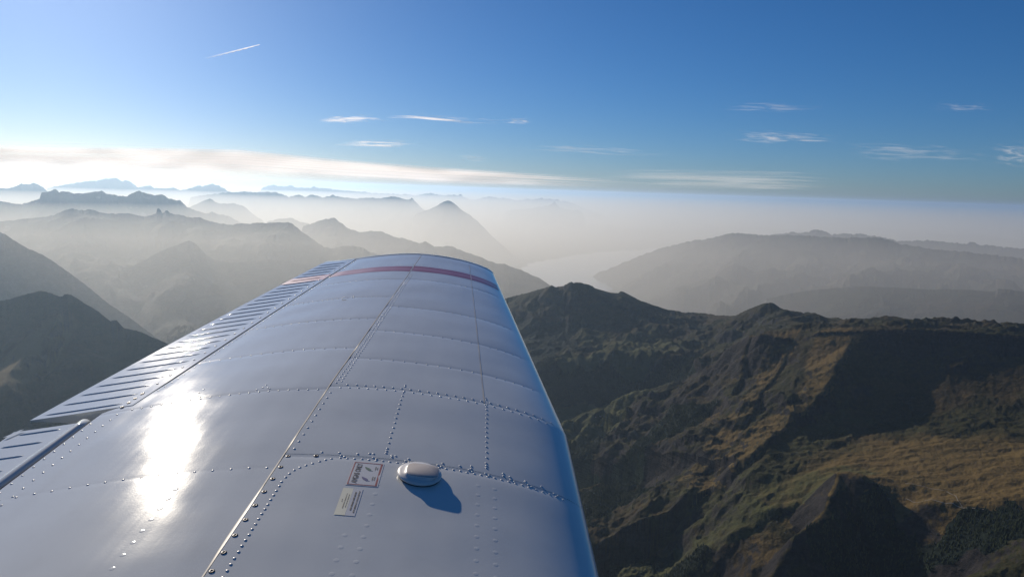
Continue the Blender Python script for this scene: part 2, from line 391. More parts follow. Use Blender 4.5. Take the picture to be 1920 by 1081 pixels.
def warm_patch(o, spots):
    # a spur added to turn one flank to the sun, then sunlit brown painted on it
    n = len(o.data.vertices); co = np.empty(n * 3, np.float32); o.data.vertices.foreach_get('co', co); co = co.reshape(-1, 3).astype(float)
    P = at(np.array([112., 80, 50, 20, -20, -80]), np.array([590., 632, 668, 700, 740, 800]), np.array([6650., 6350, 6100, 5850, 5550, 5200]))
    X, Y = co[:, 0], co[:, 1]
    d, hz, sd_, tt = seg_dist(X + 40 * fbm(X / 300, Y / 300, 3), Y, P)
    sl = np.where(sd_ < 0, 0.42, 0.75)
    T = hz + 10 - sl * d * (1 + 0.3 * fbm(tt / 180, d / 300, 4)) + 9 * fbm(X / 120, Y / 120, 4) * sstep(0, 80, d)
    co[:, 2] = np.maximum(co[:, 2], T)
    o.data.vertices.foreach_set('co', co.ravel().astype(np.float32)); o.data.update()
    n = len(o.data.vertices); co = np.empty(n * 3, np.float32); o.data.vertices.foreach_get('co', co); co = co.reshape(-1, 3)
    v = np.zeros(n)
    for (x0, y0, d0), (x1, y1, d1), w in spots:                  # a strip of sunlit tone painted from one spot to another
        a, b = at(x0, y0, d0), at(x1, y1, d1)
        t = np.clip(((co[:, :2] - a[:2]) @ (b - a)[:2]) / ((b - a)[:2] @ (b - a)[:2]), 0, 1)
        d = np.hypot(*(co[:, :2] - a[:2] - t[:, None] * (b - a)[:2]).T)
        v = np.maximum(v, 1.25 * np.exp(-(d / w) ** 2))
    at_ = o.data.attributes.new('gold', 'FLOAT', 'POINT'); at_.data.foreach_set('value', v.astype(np.float32))
warm_patch(L1o, [((100, 605, 6500), (-20, 720, 5700), 170), ((90, 650, 6200), (20, 700, 5800), 120)])

# ================================================================== the near massif on the right
BACK = [(880, 590, 7.3), (920, 566, 7.1), (955, 557, 7.0), (965, 554, 7.0), (980, 550.5, 6.95), (990, 549, 6.95), (1003, 546, 6.9), (1012, 543, 6.9), (1022, 539, 6.85), (1034, 535, 6.8), (1040, 537, 6.8), (1048, 539, 6.8), (1055, 539.5, 6.8), (1059, 533.5, 6.8), (1066, 530, 6.8), (1071, 527.5, 6.8), (1076, 530.5, 6.8), (1083, 528.5, 6.8),
        (1095, 531, 6.8), (1108, 535, 6.8), (1117, 540, 6.85), (1128, 545, 6.9), (1140, 548, 6.9), (1148, 551, 6.95), (1153, 552, 6.95), (1156, 547.5, 6.95), (1158.5, 552, 6.95), (1161, 547, 6.95), (1165, 544.5, 6.95), (1169, 547, 6.95), (1175, 555, 7.0), (1178, 557, 7.0), (1181, 555, 7.0), (1184, 557.5, 7.0), (1190, 561, 7.0), (1205, 569, 7.05), (1218, 577, 7.1), (1232, 580, 7.1), (1250, 581, 7.2),
        (1265, 583, 7.3), (1285, 585, 7.3), (1305, 585, 7.3), (1325, 587, 7.2), (1345, 591, 7.0), (1365, 591, 6.8), (1385, 592, 6.6), (1398, 584, 6.4), (1412, 577, 6.3), (1425, 571, 6.25), (1437, 567.5, 6.2), (1448, 567.5, 6.2), (1456, 572, 6.2), (1463, 577, 6.2), (1475, 580, 6.2), (1488, 585, 6.2), (1496, 589, 6.2),
        (1505, 587, 6.2), (1515, 585, 6.2), (1527, 585, 6.15), (1538, 593, 6.1), (1550, 596, 6.1), (1568, 594.5, 6.0), (1580, 598, 5.9), (1595, 602, 5.7), (1606, 605.5, 5.6), (1614, 600, 5.5), (1625, 596, 5.45), (1645, 593, 5.4), (1660, 591, 5.4), (1678, 592.5, 5.4), (1700, 597, 5.4), (1722, 602, 5.45), (1738, 608, 5.5),
        (1760, 607, 5.6), (1790, 606.5, 5.6), (1820, 610, 5.6), (1845, 610, 5.6), (1865, 609.5, 5.6), (1890, 612, 5.6), (1905, 617, 5.6), (1920, 620, 5.6), (1960, 628, 5.6), (2050, 640, 5.6), (2200, 665, 5.6)]
FRONT = [(1392, 660, 4.55), (1402, 640, 4.5), (1412, 629, 4.5), (1425, 625.5, 4.45), (1440, 625, 4.45), (1455, 629, 4.42), (1468, 633, 4.42), (1476, 631, 4.42), (1483, 634, 4.42), (1487, 645, 4.4), (1500, 640, 4.4), (1512, 631, 4.4), (1530, 622, 4.4), (1560, 619.5, 4.4), (1600, 619, 4.4), (1640, 616, 4.4),
         (1700, 615, 4.4), (1760, 617, 4.4), (1820, 620, 4.4), (1870, 624, 4.4), (1920, 627, 4.4), (2050, 640, 4.4), (2200, 655, 4.4)]
# spurs that run down from the crest: points, slope on the sunny (left) side, slope on the shaded (right) side
SPURS = [
    ([(1412, 629, 4.5), (1398, 665, 4.38), (1383, 700, 4.22), (1365, 740, 4.08), (1345, 790, 3.92), (1325, 830, 3.82), (1300, 870, 3.75)], 0.95, 0.6),
    ([(1487, 645, 4.4), (1470, 672, 4.27), (1450, 700, 4.12), (1425, 738, 3.95), (1398, 775, 3.78), (1372, 812, 3.62), (1340, 850, 3.52), (1300, 900, 3.45)], 0.45, 1.05),
    ([(1590, 640, 4.33), (1573, 680, 4.1), (1555, 715, 3.95), (1525, 745, 3.8), (1480, 768, 3.7), (1445, 800, 3.55), (1420, 830, 3.45), (1395, 862, 3.35), (1350, 900, 3.3)], 0.40, 0.95),
    ([(1600, 800, 3.7), (1560, 815, 3.6), (1520, 845, 3.45), (1480, 880, 3.3), (1430, 910, 3.2), (1380, 940, 3.12), (1320, 975, 3.1), (1260, 1010, 3.15), (1215, 1035, 3.2)], 0.38, 0.75),
    ([(1565, 905, 3.08), (1520, 935, 3.03), (1478, 950, 3.0), (1440, 958, 2.98), (1416, 981, 2.93), (1365, 997, 2.9), (1306, 1026, 2.88), (1283, 1041, 2.88), (1220, 1080, 2.9)], 0.35, 0.85),
    ([(1640, 905, 3.0), (1610, 888, 3.01), (1588, 880, 3.02), (1568, 884, 3.02), (1560, 920, 2.93), (1552, 950, 2.85), (1520, 975, 2.8), (1488, 998, 2.76), (1465, 1030, 2.7), (1430, 1080, 2.62), (1400, 1130, 2.5)], 1.5, 1.2),
    ([(1437, 568, 6.2), (1420, 590, 6.1), (1395, 615, 6.0), (1365, 640, 5.85), (1350, 665, 5.7)], 0.5, 0.9),
    ([(1340, 690, 5.1), (1290, 720, 5.05), (1240, 760, 5.0), (1200, 800, 4.95), (1150, 850, 4.85)], 0.4, 0.5),
    ([(1180, 620, 6.2), (1230, 632, 6.0), (1262, 640, 5.75), (1275, 655, 5.6)], 0.6, 0.8),
]
# broad form of the land: benches, valley floors, faces (photo x, y, km)
BASE = [(880, 640, 6.6), (900, 720, 5.9), (900, 850, 5.0), (900, 1000, 4.3), (900, 1200, 3.4),
        (1000, 590, 6.5), (1050, 600, 6.4), (1100, 610, 6.3), (1000, 630, 6.0), (1060, 640, 6.0), (1150, 625, 6.1), (1200, 640, 5.9), (1120, 655, 5.75),
        (1070, 672, 5.55), (1150, 662, 5.55), (1230, 658, 5.55), (1010, 690, 5.5),
        (1060, 725, 5.35), (1150, 715, 5.35), (1230, 720, 5.3), (1100, 770, 5.2), (1060, 800, 5.0), (1140, 800, 4.98), (1100, 840, 4.8),
        (1180, 870, 4.6), (1100, 900, 4.5), (1190, 930, 4.3), (1120, 960, 4.25), (1100, 1020, 4.05), (1150, 1010, 4.0), (1100, 1080, 3.8), (1130, 1080, 3.7), (1150, 1200, 3.3),
        (1300, 620, 6.6), (1330, 640, 6.0), (1300, 680, 5.4), (1340, 740, 4.45), (1270, 820, 4.5), (1300, 640, 6.0),
        (1450, 605, 5.5), (1520, 615, 5.2), (1600, 612, 5.05), (1700, 609, 4.9), (1850, 617, 4.95), (2000, 632, 4.95),
        (1650, 680, 4.27), (1750, 680, 4.28), (1850, 690, 4.26), (1950, 690, 4.26), (1700, 735, 4.12), (1800, 735, 4.12), (1900, 740, 4.1), (1640, 760, 3.95),
        (1700, 800, 3.75), (1800, 800, 3.8), (1900, 800, 3.85), (2050, 800, 3.85), (1650, 850, 3.45), (1750, 850, 3.47), (1850, 850, 3.5), (1620, 870, 3.3), (1680, 900, 3.15), (1800, 900, 3.2), (1920, 900, 3.22), (2050, 900, 3.2),
        (1740, 940, 2.95), (1850, 950, 2.95), (1960, 960, 2.95), (1830, 1010, 2.72), (1920, 1020, 2.7), (2050, 1020, 2.7), (1860, 1080, 2.5), (1960, 1080, 2.5), (2050, 1150, 2.3), (1950, 1200, 2.2),
        (1600, 960, 2.95), (1690, 960, 2.96), (1610, 990, 2.90), (1690, 1000, 2.88), (1760, 1040, 2.74), (1600, 1075, 2.80), (1700, 1075, 2.78), (1510, 1085, 2.82), (1790, 1100, 2.66), (1600, 1200, 2.68), (1450, 1200, 2.62),
        (1300, 700, 5.0), (1290, 770, 4.5), (1240, 830, 4.4), (1270, 900, 3.9), (1230, 960, 3.8), (1200, 1060, 3.5), (1410, 880, 3.25), (1340, 940, 3.3), (1300, 1000, 3.2), (1500, 905, 3.15), (1400, 960, 3.02), (1300, 1080, 2.85), (1380, 1060, 2.75), (1300, 1200, 2.6)]

def k3(L):
    a = np.array(L, float)
    return at(a[:, 0], a[:, 1], a[:, 2] * 1000)

def rbf_surface(ctrl):
    P = ctrl[:, :2] / 1000; n = len(P)
    r = np.hypot(P[:, None, 0] - P[None, :, 0], P[:, None, 1] - P[None, :, 1])
    K = np.zeros((n + 3, n + 3)); K[:n, :n] = r - 0.0 * np.eye(n)
    K[:n, :n] -= 0.02 * np.eye(n)
    K[:n, n] = 1; K[:n, n + 1:] = P; K[n, :n] = 1; K[n + 1:, :n] = P.T
    w = np.linalg.solve(K, np.concatenate([ctrl[:, 2], [0, 0, 0]]))
    def f(X, Y):
        x = (X / 1000).ravel(); y = (Y / 1000).ravel(); out = np.zeros_like(x)
        for i in range(n): out += w[i] * np.hypot(x - P[i, 0], y - P[i, 1])
        out += w[n] + w[n + 1] * x + w[n + 2] * y
        return out.reshape(X.shape)
    return f

def fore_height(X, Y):
    bk, fr = k3(BACK), k3(FRONT)
    sp = [(k3(p), a, b) for p, a, b in SPURS]
    ctrl = np.concatenate([k3(BASE), bk[::4], fr[::3]] + [s[0][1:-1:2] - np.array([0, 0, 25.0]) for s in sp])
    # beyond the back crest the land drops into the hazy valley
    h = np.hypot(bk[::6, 0], bk[::6, 1])[:, None]
    far = bk[::6] * (1 + 1400 / h); far[:, 2] = -1750
    far2 = bk[::6] * (1 + 2600 / h); far2[:, 2] = -2350
    ctrl = np.concatenate([ctrl, far, far2])
    f = rbf_surface(ctrl)
    wx = fbm(X / 600, Y / 600, 3) * 60; wy = fbm(X / 600 + 40, Y / 600 + 9, 3) * 60
    Z = f(X + wx * 0.5, Y + wy * 0.5)
    near = np.full(X.shape, 1e9)
    for k, (P, sl, sr) in enumerate(sp):
        d, hz, sd_, tt = seg_dist(X + wx * 0.35, Y + wy * 0.35, P)
        left = sd_ > 0 if P[0][0] > P[-1][0] else sd_ < 0
        s_ = np.where(left, sr, sl)
        rib = 1 + 0.22 * fbm(tt / 160 + k * 7, d / 300, 4)
        T = hz - s_ * np.sqrt(d * d + 14 ** 2) * rib + s_ * 14
        T = T - 0.25 * s_ * np.clip(d - 160, 0, None)
        Z = np.where(T > Z, T, Z)
    # cliffs: the crests themselves, unmoved by the warp
    for P, s1, s2 in ((bk, 0.62, 0.55), (fr, 1.5, 0.30)):
        d, hz, sd_, tt = seg_dist(X, Y, P)
        nearer = sd_ < 0
        rib = 1 + 0.30 * fbm(tt / 210 + wx[...] / 150, d / 260, 5, ridged=True) * sstep(10, 160, d)
        s_ = np.where(nearer, s1, s2)
        hz = hz + 5 * fbm(tt / 35, tt * 0 + 3.3, 3, 0.6)
        T = hz - s_ * d * np.clip(rib, 0.3, 2) - 0.35 * s_ * np.clip(d - 150, 0, None)
        # nothing in front of or behind the crest may stick out above it
        cap = hz - 0.05 * d + np.clip(d - 500, 0, None) * 2
        Z = np.where(T > Z, T, Z)
        near = np.minimum(near, d)
    fade = sstep(15, 260, near)
    r1 = fbm(X / 620 + 3, Y / 620 + 8, 7, 0.54, ridged=True)
    r2 = fbm(X / 170 + 11 + wx / 200, Y / 170, 6, 0.6, ridged=True)
    r3 = fbm(X / 38 + 5, Y / 38, 4, 0.6)
    # gentle on the meadow bench, rough elsewhere
    px_bench = k3([(1760, 900, 3.2)])[0]
    bench = 1 - sstep(300, 800, np.hypot((X - px_bench[0]) / 1.25, Y - px_bench[1]))
    dfr, hfr, sfr, tfr = seg_dist(X, Y, fr)
    face = (1 - sstep(250, 700, dfr)) * (sfr < 0) * sstep(200, 500, tfr)   # the long dark scarp stays even
    mc = k3([(1115, 800, 4.98)])[0]
    amp = (1 - 0.80 * bench) * (1 - 0.62 * face) * (1 - 0.8 * (1 - sstep(200, 420, np.hypot(X - mc[0], (Y - mc[1]) * 0.8))))
    Z = Z + fade * amp * (30 * r1 + 11 * r2) + r3 * 5.5 * (0.4 + 0.6 * amp) * sstep(5, 60, near)
    # long low undulations on the bench
    Z = Z + bench * (11 * fbm(X / 420 + Y / 900, Y / 110, 3))
    return Z, bench, near

def build_fore():
    az = np.radians(np.linspace(-9, 44, 960)); r = np.geomspace(1900, 9600, 720)
    A, Rr = np.meshgrid(az, r, indexing='ij')
    X, Y = np.sin(A) * Rr, np.cos(A) * Rr
    Z, bench, near = fore_height(X, Y)
    edge = np.minimum(np.minimum(sstep(0, 0.02, A - az[0]), sstep(0, 0.02, az[-1] - A)), np.minimum(sstep(0, 60, Rr - r[0]), sstep(0, 500, r[-1] - Rr)))
    Z = np.maximum(Z, LAKE_Z - 40)
    Z = (LAKE_Z - 40) * (1 - edge) + Z * edge
    # forest: the low valley and some bands, gold: the sunny meadow bench and sunlight painted on the spurs
    fn = fbm(X / 380, Y / 380, 4)
    forest = sstep(-1330, -1560, Z + fn * 260) 
    c = k3([(1115, 800, 4.98)])[0]
    mead = 1 - sstep(200, 430, np.hypot(X - c[0], (Y - c[1]) * 0.7) + fn * 120)
    c2 = k3([(1200, 645, 5.85)])[0]
    mead2 = 1 - sstep(250, 600, np.hypot((X - c2[0]) * 0.7, (Y - c2[1])) + fn * 200)
    forest = np.clip(forest - mead * 1.3, 0, 1)
    band = (1 - sstep(120, 260, np.abs(Z + 1330 + fn * 60))) * sstep(5000, 5300, Rr) * (A < math.radians(16))
    forest = np.clip(np.maximum(forest, band) - mead2 * 0.8, 0, 1)
    # grassy spurs stay open
    for k in (1, 2, 3, 4):
        P = k3(SPURS[k][0]); d, hz, sd_, tt = seg_dist(X, Y, P)
        lft = (sd_ < 0) if P[0][0] > P[-1][0] else (sd_ > 0)
        forest *= np.where(lft, sstep(60, 260, d + fn * 90), sstep(0, 120, d + fn * 90))
    for q, rr in (((1835, 985, 2.82), 120), ((1790, 1000, 2.76), 60), ((1240, 890, 4.0), 200), ((1450, 865, 3.4), 60), ((1290, 1060, 2.9), 90), ((1660, 1055, 2.80), 190)):
        c3 = k3([q])[0]; forest = np.maximum(forest, (1 - sstep(rr * 0.6, rr * 1.3, np.hypot(X - c3[0], Y - c3[1]) + fn * rr)))
    gold = bench * 0.9; lit_pasture = np.zeros_like(Z)
    for k, gq, mq, wd in ((0, 0.5, 0.0, 90), (1, 0.75, 0.25, 150), (2, 0.85, 0.1, 190), (3, 0.35, 0.75, 260), (4, 0.3, 0.95, 300)):  # grass on the spurs' sun-facing sides, its lit look painted into the colour
        P = k3(SPURS[k][0]); d, hz, sd_, tt = seg_dist(X, Y, P)
        w_ = (1 - sstep(wd * 0.5, wd * 1.2, d + fn * 60)) * ((sd_ < 0) | (d < 25))
        gold = np.maximum(gold, w_ * gq); lit_pasture = np.maximum(lit_pasture, w_ * mq)
    me = mesh('mountain_massif', np.stack([X, Y, Z], -1), grid_faces(*A.shape))
    for nm, arr in (('forest', forest), ('gold', gold), ('meadow', np.clip(mead * 1.2 + mead2 * 0.6 + lit_pasture * 0.62, 0, 1))):
        at_ = me.attributes.new(nm, 'FLOAT', 'POINT'); at_.data.foreach_set('value', arr.ravel().astype(np.float32))
    tag(link('mountain_massif', me, M_FORE), kind='structure')
    return A, Rr, X, Y, Z, forest, az, r
FG = build_fore()

def ground_at(x, y):
    A, Rr, X, Y, Z, forest, az, r = FG
    a = math.atan2(x, y); d = math.hypot(x, y)
    i = (a - az[0]) / (az[1] - az[0]); j = math.log(d / r[0]) / math.log(r[1] / r[0])
    i0, j0 = int(np.clip(i, 0, len(az) - 2)), int(np.clip(j, 0, len(r) - 2)); u, v = i - i0, j - j0
    return Z[i0, j0] * (1 - u) * (1 - v) + Z[i0 + 1, j0] * u * (1 - v) + Z[i0, j0 + 1] * (1 - u) * v + Z[i0 + 1, j0 + 1] * u * v, forest[i0, j0]

# ---- conifers: thousands of small crowns, each a tapered spiky cone
def build_forest(n=34000):
    A, Rr, X, Y, Z, forest, az, r = FG
    rs = np.random.RandomState(3)
    w = forest.copy(); w[w < 0.5] = 0
    w *= np.where(Rr < 5600, 1, 0) * Rr ** 2 * (Rr > 2300) * (A > math.radians(1.5))
    w += 0.0015 * w.max() * (forest > 0.02) * (forest < 0.5) * (Rr < 4300)
    idx = rs.choice(w.size, n, p=(w / w.sum()).ravel())
    px_, py_, pz_ = X.ravel()[idx], Y.ravel()[idx], Z.ravel()[idx]
    px_ = px_ + rs.normal(0, 4, n); py_ = py_ + rs.normal(0, 4, n)
    h = rs.uniform(8, 17, n) * np.where(rs.rand(n) < 0.06, 1.35, 1.0); rad = h * rs.uniform(0.19, 0.30, n); rot = rs.rand(n) * 6.28
    k = 5; ang = np.arange(k) * 2 * np.pi / k
    V = []
    prof = [(0.08, 1.0), (0.42, 0.62), (0.40, 0.85), (1.0, 0.0)]
    # two stacked skirts: ring, ring, apex
    rings = [(0.06, 1.0), (0.5, 0.5)]
    nv = k * 2 + 1
    VV = np.zeros((n, nv, 3))
    for q, (hh, rr) in enumerate(rings):
        jr = rs.uniform(0.75, 1.2, (n, k))
        VV[:, q * k:(q + 1) * k, 0] = np.cos(ang + rot[:, None]) * rad[:, None] * rr * jr
        VV[:, q * k:(q + 1) * k, 1] = np.sin(ang + rot[:, None]) * rad[:, None] * rr * jr
        VV[:, q * k:(q + 1) * k, 2] = h[:, None] * hh
    VV[:, -1, 2] = h
    VV += np.stack([px_, py_, pz_ - 1.5], -1)[:, None]
    F = []
    for i in range(k):
        j = (i + 1) % k
        F += [(i, j, k + j), (i, k + j, k + i), (k + i, k + j, 2 * k)]
    F = np.array(F)
    FF = (F[None] + (np.arange(n) * nv)[:, None, None]).reshape(-1, 3)
    t = NT('conifer'); g = t.new('ShaderNodeTexCoord')
    c = t.mix(t.noise(g.outputs['Object'], 0.05, 3), (0.010, 0.017, 0.008), (0.035, 0.045, 0.018))
    t.lk(c, t.b.inputs['Base Color']); t.b.inputs['Roughness'].default_value = 0.9; t.b.inputs['Specular IOR Level'].default_value = 0.1
    tag(link('conifer_forest', mesh('conifer_forest', VV, FF), t.m, smooth=False), kind='stuff')
build_forest()

def hit(px, py):
    """where the line of sight through a photo pixel meets the massif"""
    w = rays(px, py); w = w / math.hypot(w[0], w[1]); prev = 2300.0
    for d in np.arange(2300, 8500, 12.0):
        if ground_at(w[0] * d, w[1] * d)[0] >= w[2] * d:
            for _ in range(12):
                m_ = (prev + d) / 2
                if ground_at(w[0] * m_, w[1] * m_)[0] >= w[2] * m_: d = m_
                else: prev = m_
            return w * d
        prev = d
    return w * 5000

def strip_on_ground(name, pix, width, mat):
    C = np.array([hit(*p) for p in pix])
    pts = []
    for i in range(len(C) - 1):
        for t in np.linspace(0, 1, 12, endpoint=False): pts.append(C[i, :2] + (C[i + 1, :2] - C[i, :2]) * t)
    pts = np.array(pts); n = len(pts)
    tn = np.gradient(pts, axis=0); tn /= np.linalg.norm(tn, axis=1)[:, None] + 1e-9
    nr = np.stack([-tn[:, 1], tn[:, 0]], 1)
    V = []
    for i in range(n):
        for s_ in (-0.5, -0.17, 0.17, 0.5):
            q = pts[i] + nr[i] * s_ * width
            V.append((q[0], q[1], ground_at(q[0], q[1])[0] + 1.0))
    return tag(link(name, mesh(name, V, grid_faces(n, 4)), mat), kind='structure')

mt = NT('gravel'); g = mt.new('ShaderNodeTexCoord')
mt.lk(mt.mix(mt.noise(g.outputs['Object'], 0.08, 4), (0.14, 0.12, 0.09), (0.24, 0.21, 0.17)), mt.b.inputs['Base Color']); mt.b.inputs['Roughness'].default_value = 0.95
strip_on_ground('gravel_track', [(1700, 934), (1736, 938), (1765, 941), (1786, 943), (1807, 952), (1848, 955)], 3.2, mt.m)
strip_on_ground('gravel_track', [(1697, 906), (1740, 914), (1775, 921), (1789, 927), (1796, 938), (1805, 951)], 2.6, mt.m)
#strip_on_ground('footpath', [(1230, 775), (1238, 787), (1262, 800), (1272, 812)], 8, mt.m)

def chalet(pix, size, rot, label, grp):
    """mountain farmhouse: walls, overhanging gable roof, door and small windows"""
    c = hit(*pix); w, l, h = size
    e = bpy.data.objects.new('chalet', None); COL.objects.link(e)
    e.location = (c[0], c[1], c[2] - 0.6); e.rotation_euler = (0, 0, rot)
    tag(e, label, 'chalet', grp)
    def box(x0, x1, y0, y1, z0, z1):
        return [(x, y, z) for z in (z0, z1) for x, y in ((x0, y0), (x1, y0), (x1, y1), (x0, y1))], [(0, 3, 2, 1), (4, 5, 6, 7), (0, 1, 5, 4), (1, 2, 6, 5), (2, 3, 7, 6), (3, 0, 4, 7)]
    V = [(-w / 2, -l / 2, 0), (w / 2, -l / 2, 0), (w / 2, l / 2, 0), (-w / 2, l / 2, 0), (-w / 2, -l / 2, h), (w / 2, -l / 2, h), (w / 2, l / 2, h), (-w / 2, l / 2, h), (0, -l / 2, h + w * .3), (0, l / 2, h + w * .3)]
    link('wall', mesh('wall', V, [(0, 1, 5, 8, 4), (3, 7, 9, 6, 2), (0, 4, 7, 3), (1, 2, 6, 5), (0, 3, 2, 1)]), M_WOOD, e, False)
    o_ = 1.1; hy = l / 2 + 1; ex = w / 2 + o_; ez = h - o_ * .6; rz = h + w * .3
    V = [(-ex, -hy, ez + .1), (0, -hy, rz + .1), (ex, -hy, ez + .1), (ex, hy, ez + .1), (0, hy, rz + .1), (-ex, hy, ez + .1)]
    V += [(x, y, z + .35) for x, y, z in V]
    link('roof', mesh('roof', V, [(0, 5, 4, 1), (1, 4, 3, 2), (6, 7, 10, 11), (7, 8, 9, 10), (0, 1, 7, 6), (1, 2, 8, 7), (5, 11, 10, 4), (4, 10, 9, 3), (0, 6, 11, 5), (2, 3, 9, 8)]), M_ROOF, e, False)
    b, f = box(-0.6, 0.6, -l / 2 - .12, -l / 2 + .1, .6, 2.7); link('door', mesh('door', b, f), M_DOOR, e, False)
    for x in (-w * .3, w * .3):
        b, f = box(x - .6, x + .6, -l / 2 - .1, -l / 2 + .1, h * .55, h * .55 + 1.2); link('window', mesh('window', b, f), M_DOOR, e, False)
def flat(name, col, rough=0.8):
    t = NT(name); g = t.new('ShaderNodeTexCoord')
    t.lk(t.mix(t.noise(g.outputs['Object'], 1.5, 3), col, tuple(c * 0.7 for c in col)), t.b.inputs['Base Color']); t.b.inputs['Roughness'].default_value = rough
    return t.m
M_WOOD = flat('weathered_timber', (0.20, 0.14, 0.09)); M_ROOF = flat('roof_shingle', (0.30, 0.27, 0.25), 0.6); M_DOOR = flat('dark_timber', (0.04, 0.03, 0.025))
chalet((1125, 781), (14, 20, 6), 0.5, 'larger timber farmhouse on the green valley meadow beside the wing edge', 'farmhouses on the valley meadow')
chalet((1117, 782), (9, 12, 4), 0.3, 'small timber hut just left of the larger farmhouse on the valley meadow', 'farmhouses on the valley meadow')
# ================================================================== air
def box_mesh(name, x0, x1, y0, y1, z0, z1):
    V = [(x, y, z) for z in (z0, z1) for x, y in ((x0, y0), (x1, y0), (x1, y1), (x0, y1))]
    return mesh(name, V, [(0, 3, 2, 1), (4, 5, 6, 7), (0, 1, 5, 4), (1, 2, 6, 5), (2, 3, 7, 6), (3, 0, 4, 7)])

def air(name, top, bottom, R_, density, color, aniso, near=None):
    m = bpy.data.materials.new(name + '_air'); m.use_nodes = True
    t = m.node_tree; t.nodes.remove(t.nodes['Principled BSDF'])
    v = t.nodes.new('ShaderNodeVolumePrincipled')
    v.inputs['Color'].default_value = (*color, 1); v.inputs['Density'].default_value = density; v.inputs['Anisotropy'].default_value = aniso
    t.links.new(v.outputs[0], t.nodes['Material Output'].inputs['Volume'])
    o = link(name, box_mesh(name, -R_, R_, -R_ if near is None else near, R_, bottom, top), m, smooth=False)
    tag(o, kind='stuff')
    return o
air('haze', 160, LAKE_Z - 120, 216000, 1.8e-5, (0.57, 0.77, 1.0), 0.56)
air('valley_haze', -600, LAKE_Z - 110, 215500, 6.6e-5, (1.0, 0.935, 0.83), 0.45, 7300)

# ================================================================== clouds
_cn = [0]
def hash_(n):
    _cn[0] += 0.5; return (_cn[0] * 0.7548) % 1.0
def cloud_material(name, scale, stretch, lo, hi, dens, soft=0.16, alb=(0.84, 0.80, 0.78), edge=0.55):
    t = NT(name); tc = t.new('ShaderNodeTexCoord')
    uv = tc.outputs['UV']
    mp = t.new('ShaderNodeMapping'); mp.inputs['Scale'].default_value = (scale, scale * stretch, 1); mp.inputs['Rotation'].default_value = (0, 0, 0.12); mp.inputs['Location'].default_value = (hash_(name) * 9, hash_(name) * 5, 0); t.lk(uv, mp.inputs[0])
    n = t.noise(mp.outputs[0], 1.0, 9, 0.62, 0.5)
    s = t.new('ShaderNodeSeparateXYZ'); t.lk(uv, s.inputs[0])
    ex = t.math('MULTIPLY', t.mapr(s.outputs[0], 0, soft), t.mapr(s.outputs[0], 1 - soft, 1, 1, 0))
    ey = t.math('MULTIPLY', t.mapr(s.outputs[1], 0, 0.35), t.mapr(s.outputs[1], 0.6, 1, 1, 0))
    e = t.math('MULTIPLY', ex, ey)
    f = t.math('ADD', n, t.math('MULTIPLY', t.math('SUBTRACT', e, 1.0), edge))
    a = t.math('MULTIPLY', t.math('MULTIPLY', t.mapr(f, lo, hi), e), dens)
    tr = t.new('ShaderNodeBsdfTransparent'); tl = t.new('ShaderNodeBsdfTranslucent'); df = t.new('ShaderNodeBsdfDiffuse')
    tl.inputs[0].default_value = (*alb, 1); df.inputs[0].default_value = (0.95, 0.95, 0.96, 1)
    m1 = t.new('ShaderNodeMixShader'); m1.inputs[0].default_value = 0.06; t.lk(tl.outputs[0], m1.inputs[1]); t.lk(df.outputs[0], m1.inputs[2])
    m2 = t.new('ShaderNodeMixShader'); t.lk(a, m2.inputs[0]); t.lk(tr.outputs[0], m2.inputs[1]); t.lk(m1.outputs[0], m2.inputs[2])
    t.lk(m2.outputs[0], t.out.inputs['Surface'])
    return t.m

def cloud(name, pts_top, pts_bot, dist, mat, nseg=60, rows=14, lean=0.35):
    """a thin sheet of ice cloud hanging in the air between an upper and a lower edge, curving with distance"""
    a, b = np.array(pts_top, float), np.array(pts_bot, float)
    if name == 'cirrus_wisp':                                     # room for ragged ends
        m = a[:, 0].mean(); a[:, 0] = m + (a[:, 0] - m) * 1.35; b[:, 0] = m + (b[:, 0] - m) * 1.35; a[:, 1] -= 4; b[:, 1] += 3
    px = np.linspace(a[0, 0], a[-1, 0], nseg)
    yt = np.interp(px, a[:, 0], a[:, 1]); yb = np.interp(px, b[:, 0], b[:, 1])
    w = rays(px, yb); az = np.arctan2(w[:, 0], w[:, 1]) - SUN_AZ; a0 = az[len(az) // 2]
    dist = np.clip(dist * math.cos(a0) / np.cos(az), dist * 0.75, dist * 1.45)   # the sheet stands broadside to the sun
    V = np.zeros((nseg, rows, 3)); UV = np.zeros((nseg, rows, 2))
    for j in range(rows):
        q = j / (rows - 1)
        y = yb + (yt - yb) * q
        P = at(px, y, dist)
        # the sheet leans away from the viewer with height and undulates
        k = 1 + lean * P[:, 2] / dist + 0.004 * perlin(px / 70, np.full(nseg, q * 2.0))
        V[:, j] = P * k[:, None]
        UV[:, j, 0] = np.linspace(0, 1, nseg); UV[:, j, 1] = q
    me = mesh(name, V, grid_faces(nseg, rows))
    uvl = me.uv_layers.new(name='UVMap')
    li = np.empty(len(me.loops), np.int32); me.loops.foreach_get('vertex_index', li)
    uvl.data.foreach_set('uv', UV.reshape(-1, 2)[li].ravel().astype(np.float32))
    return link(name, me, mat)

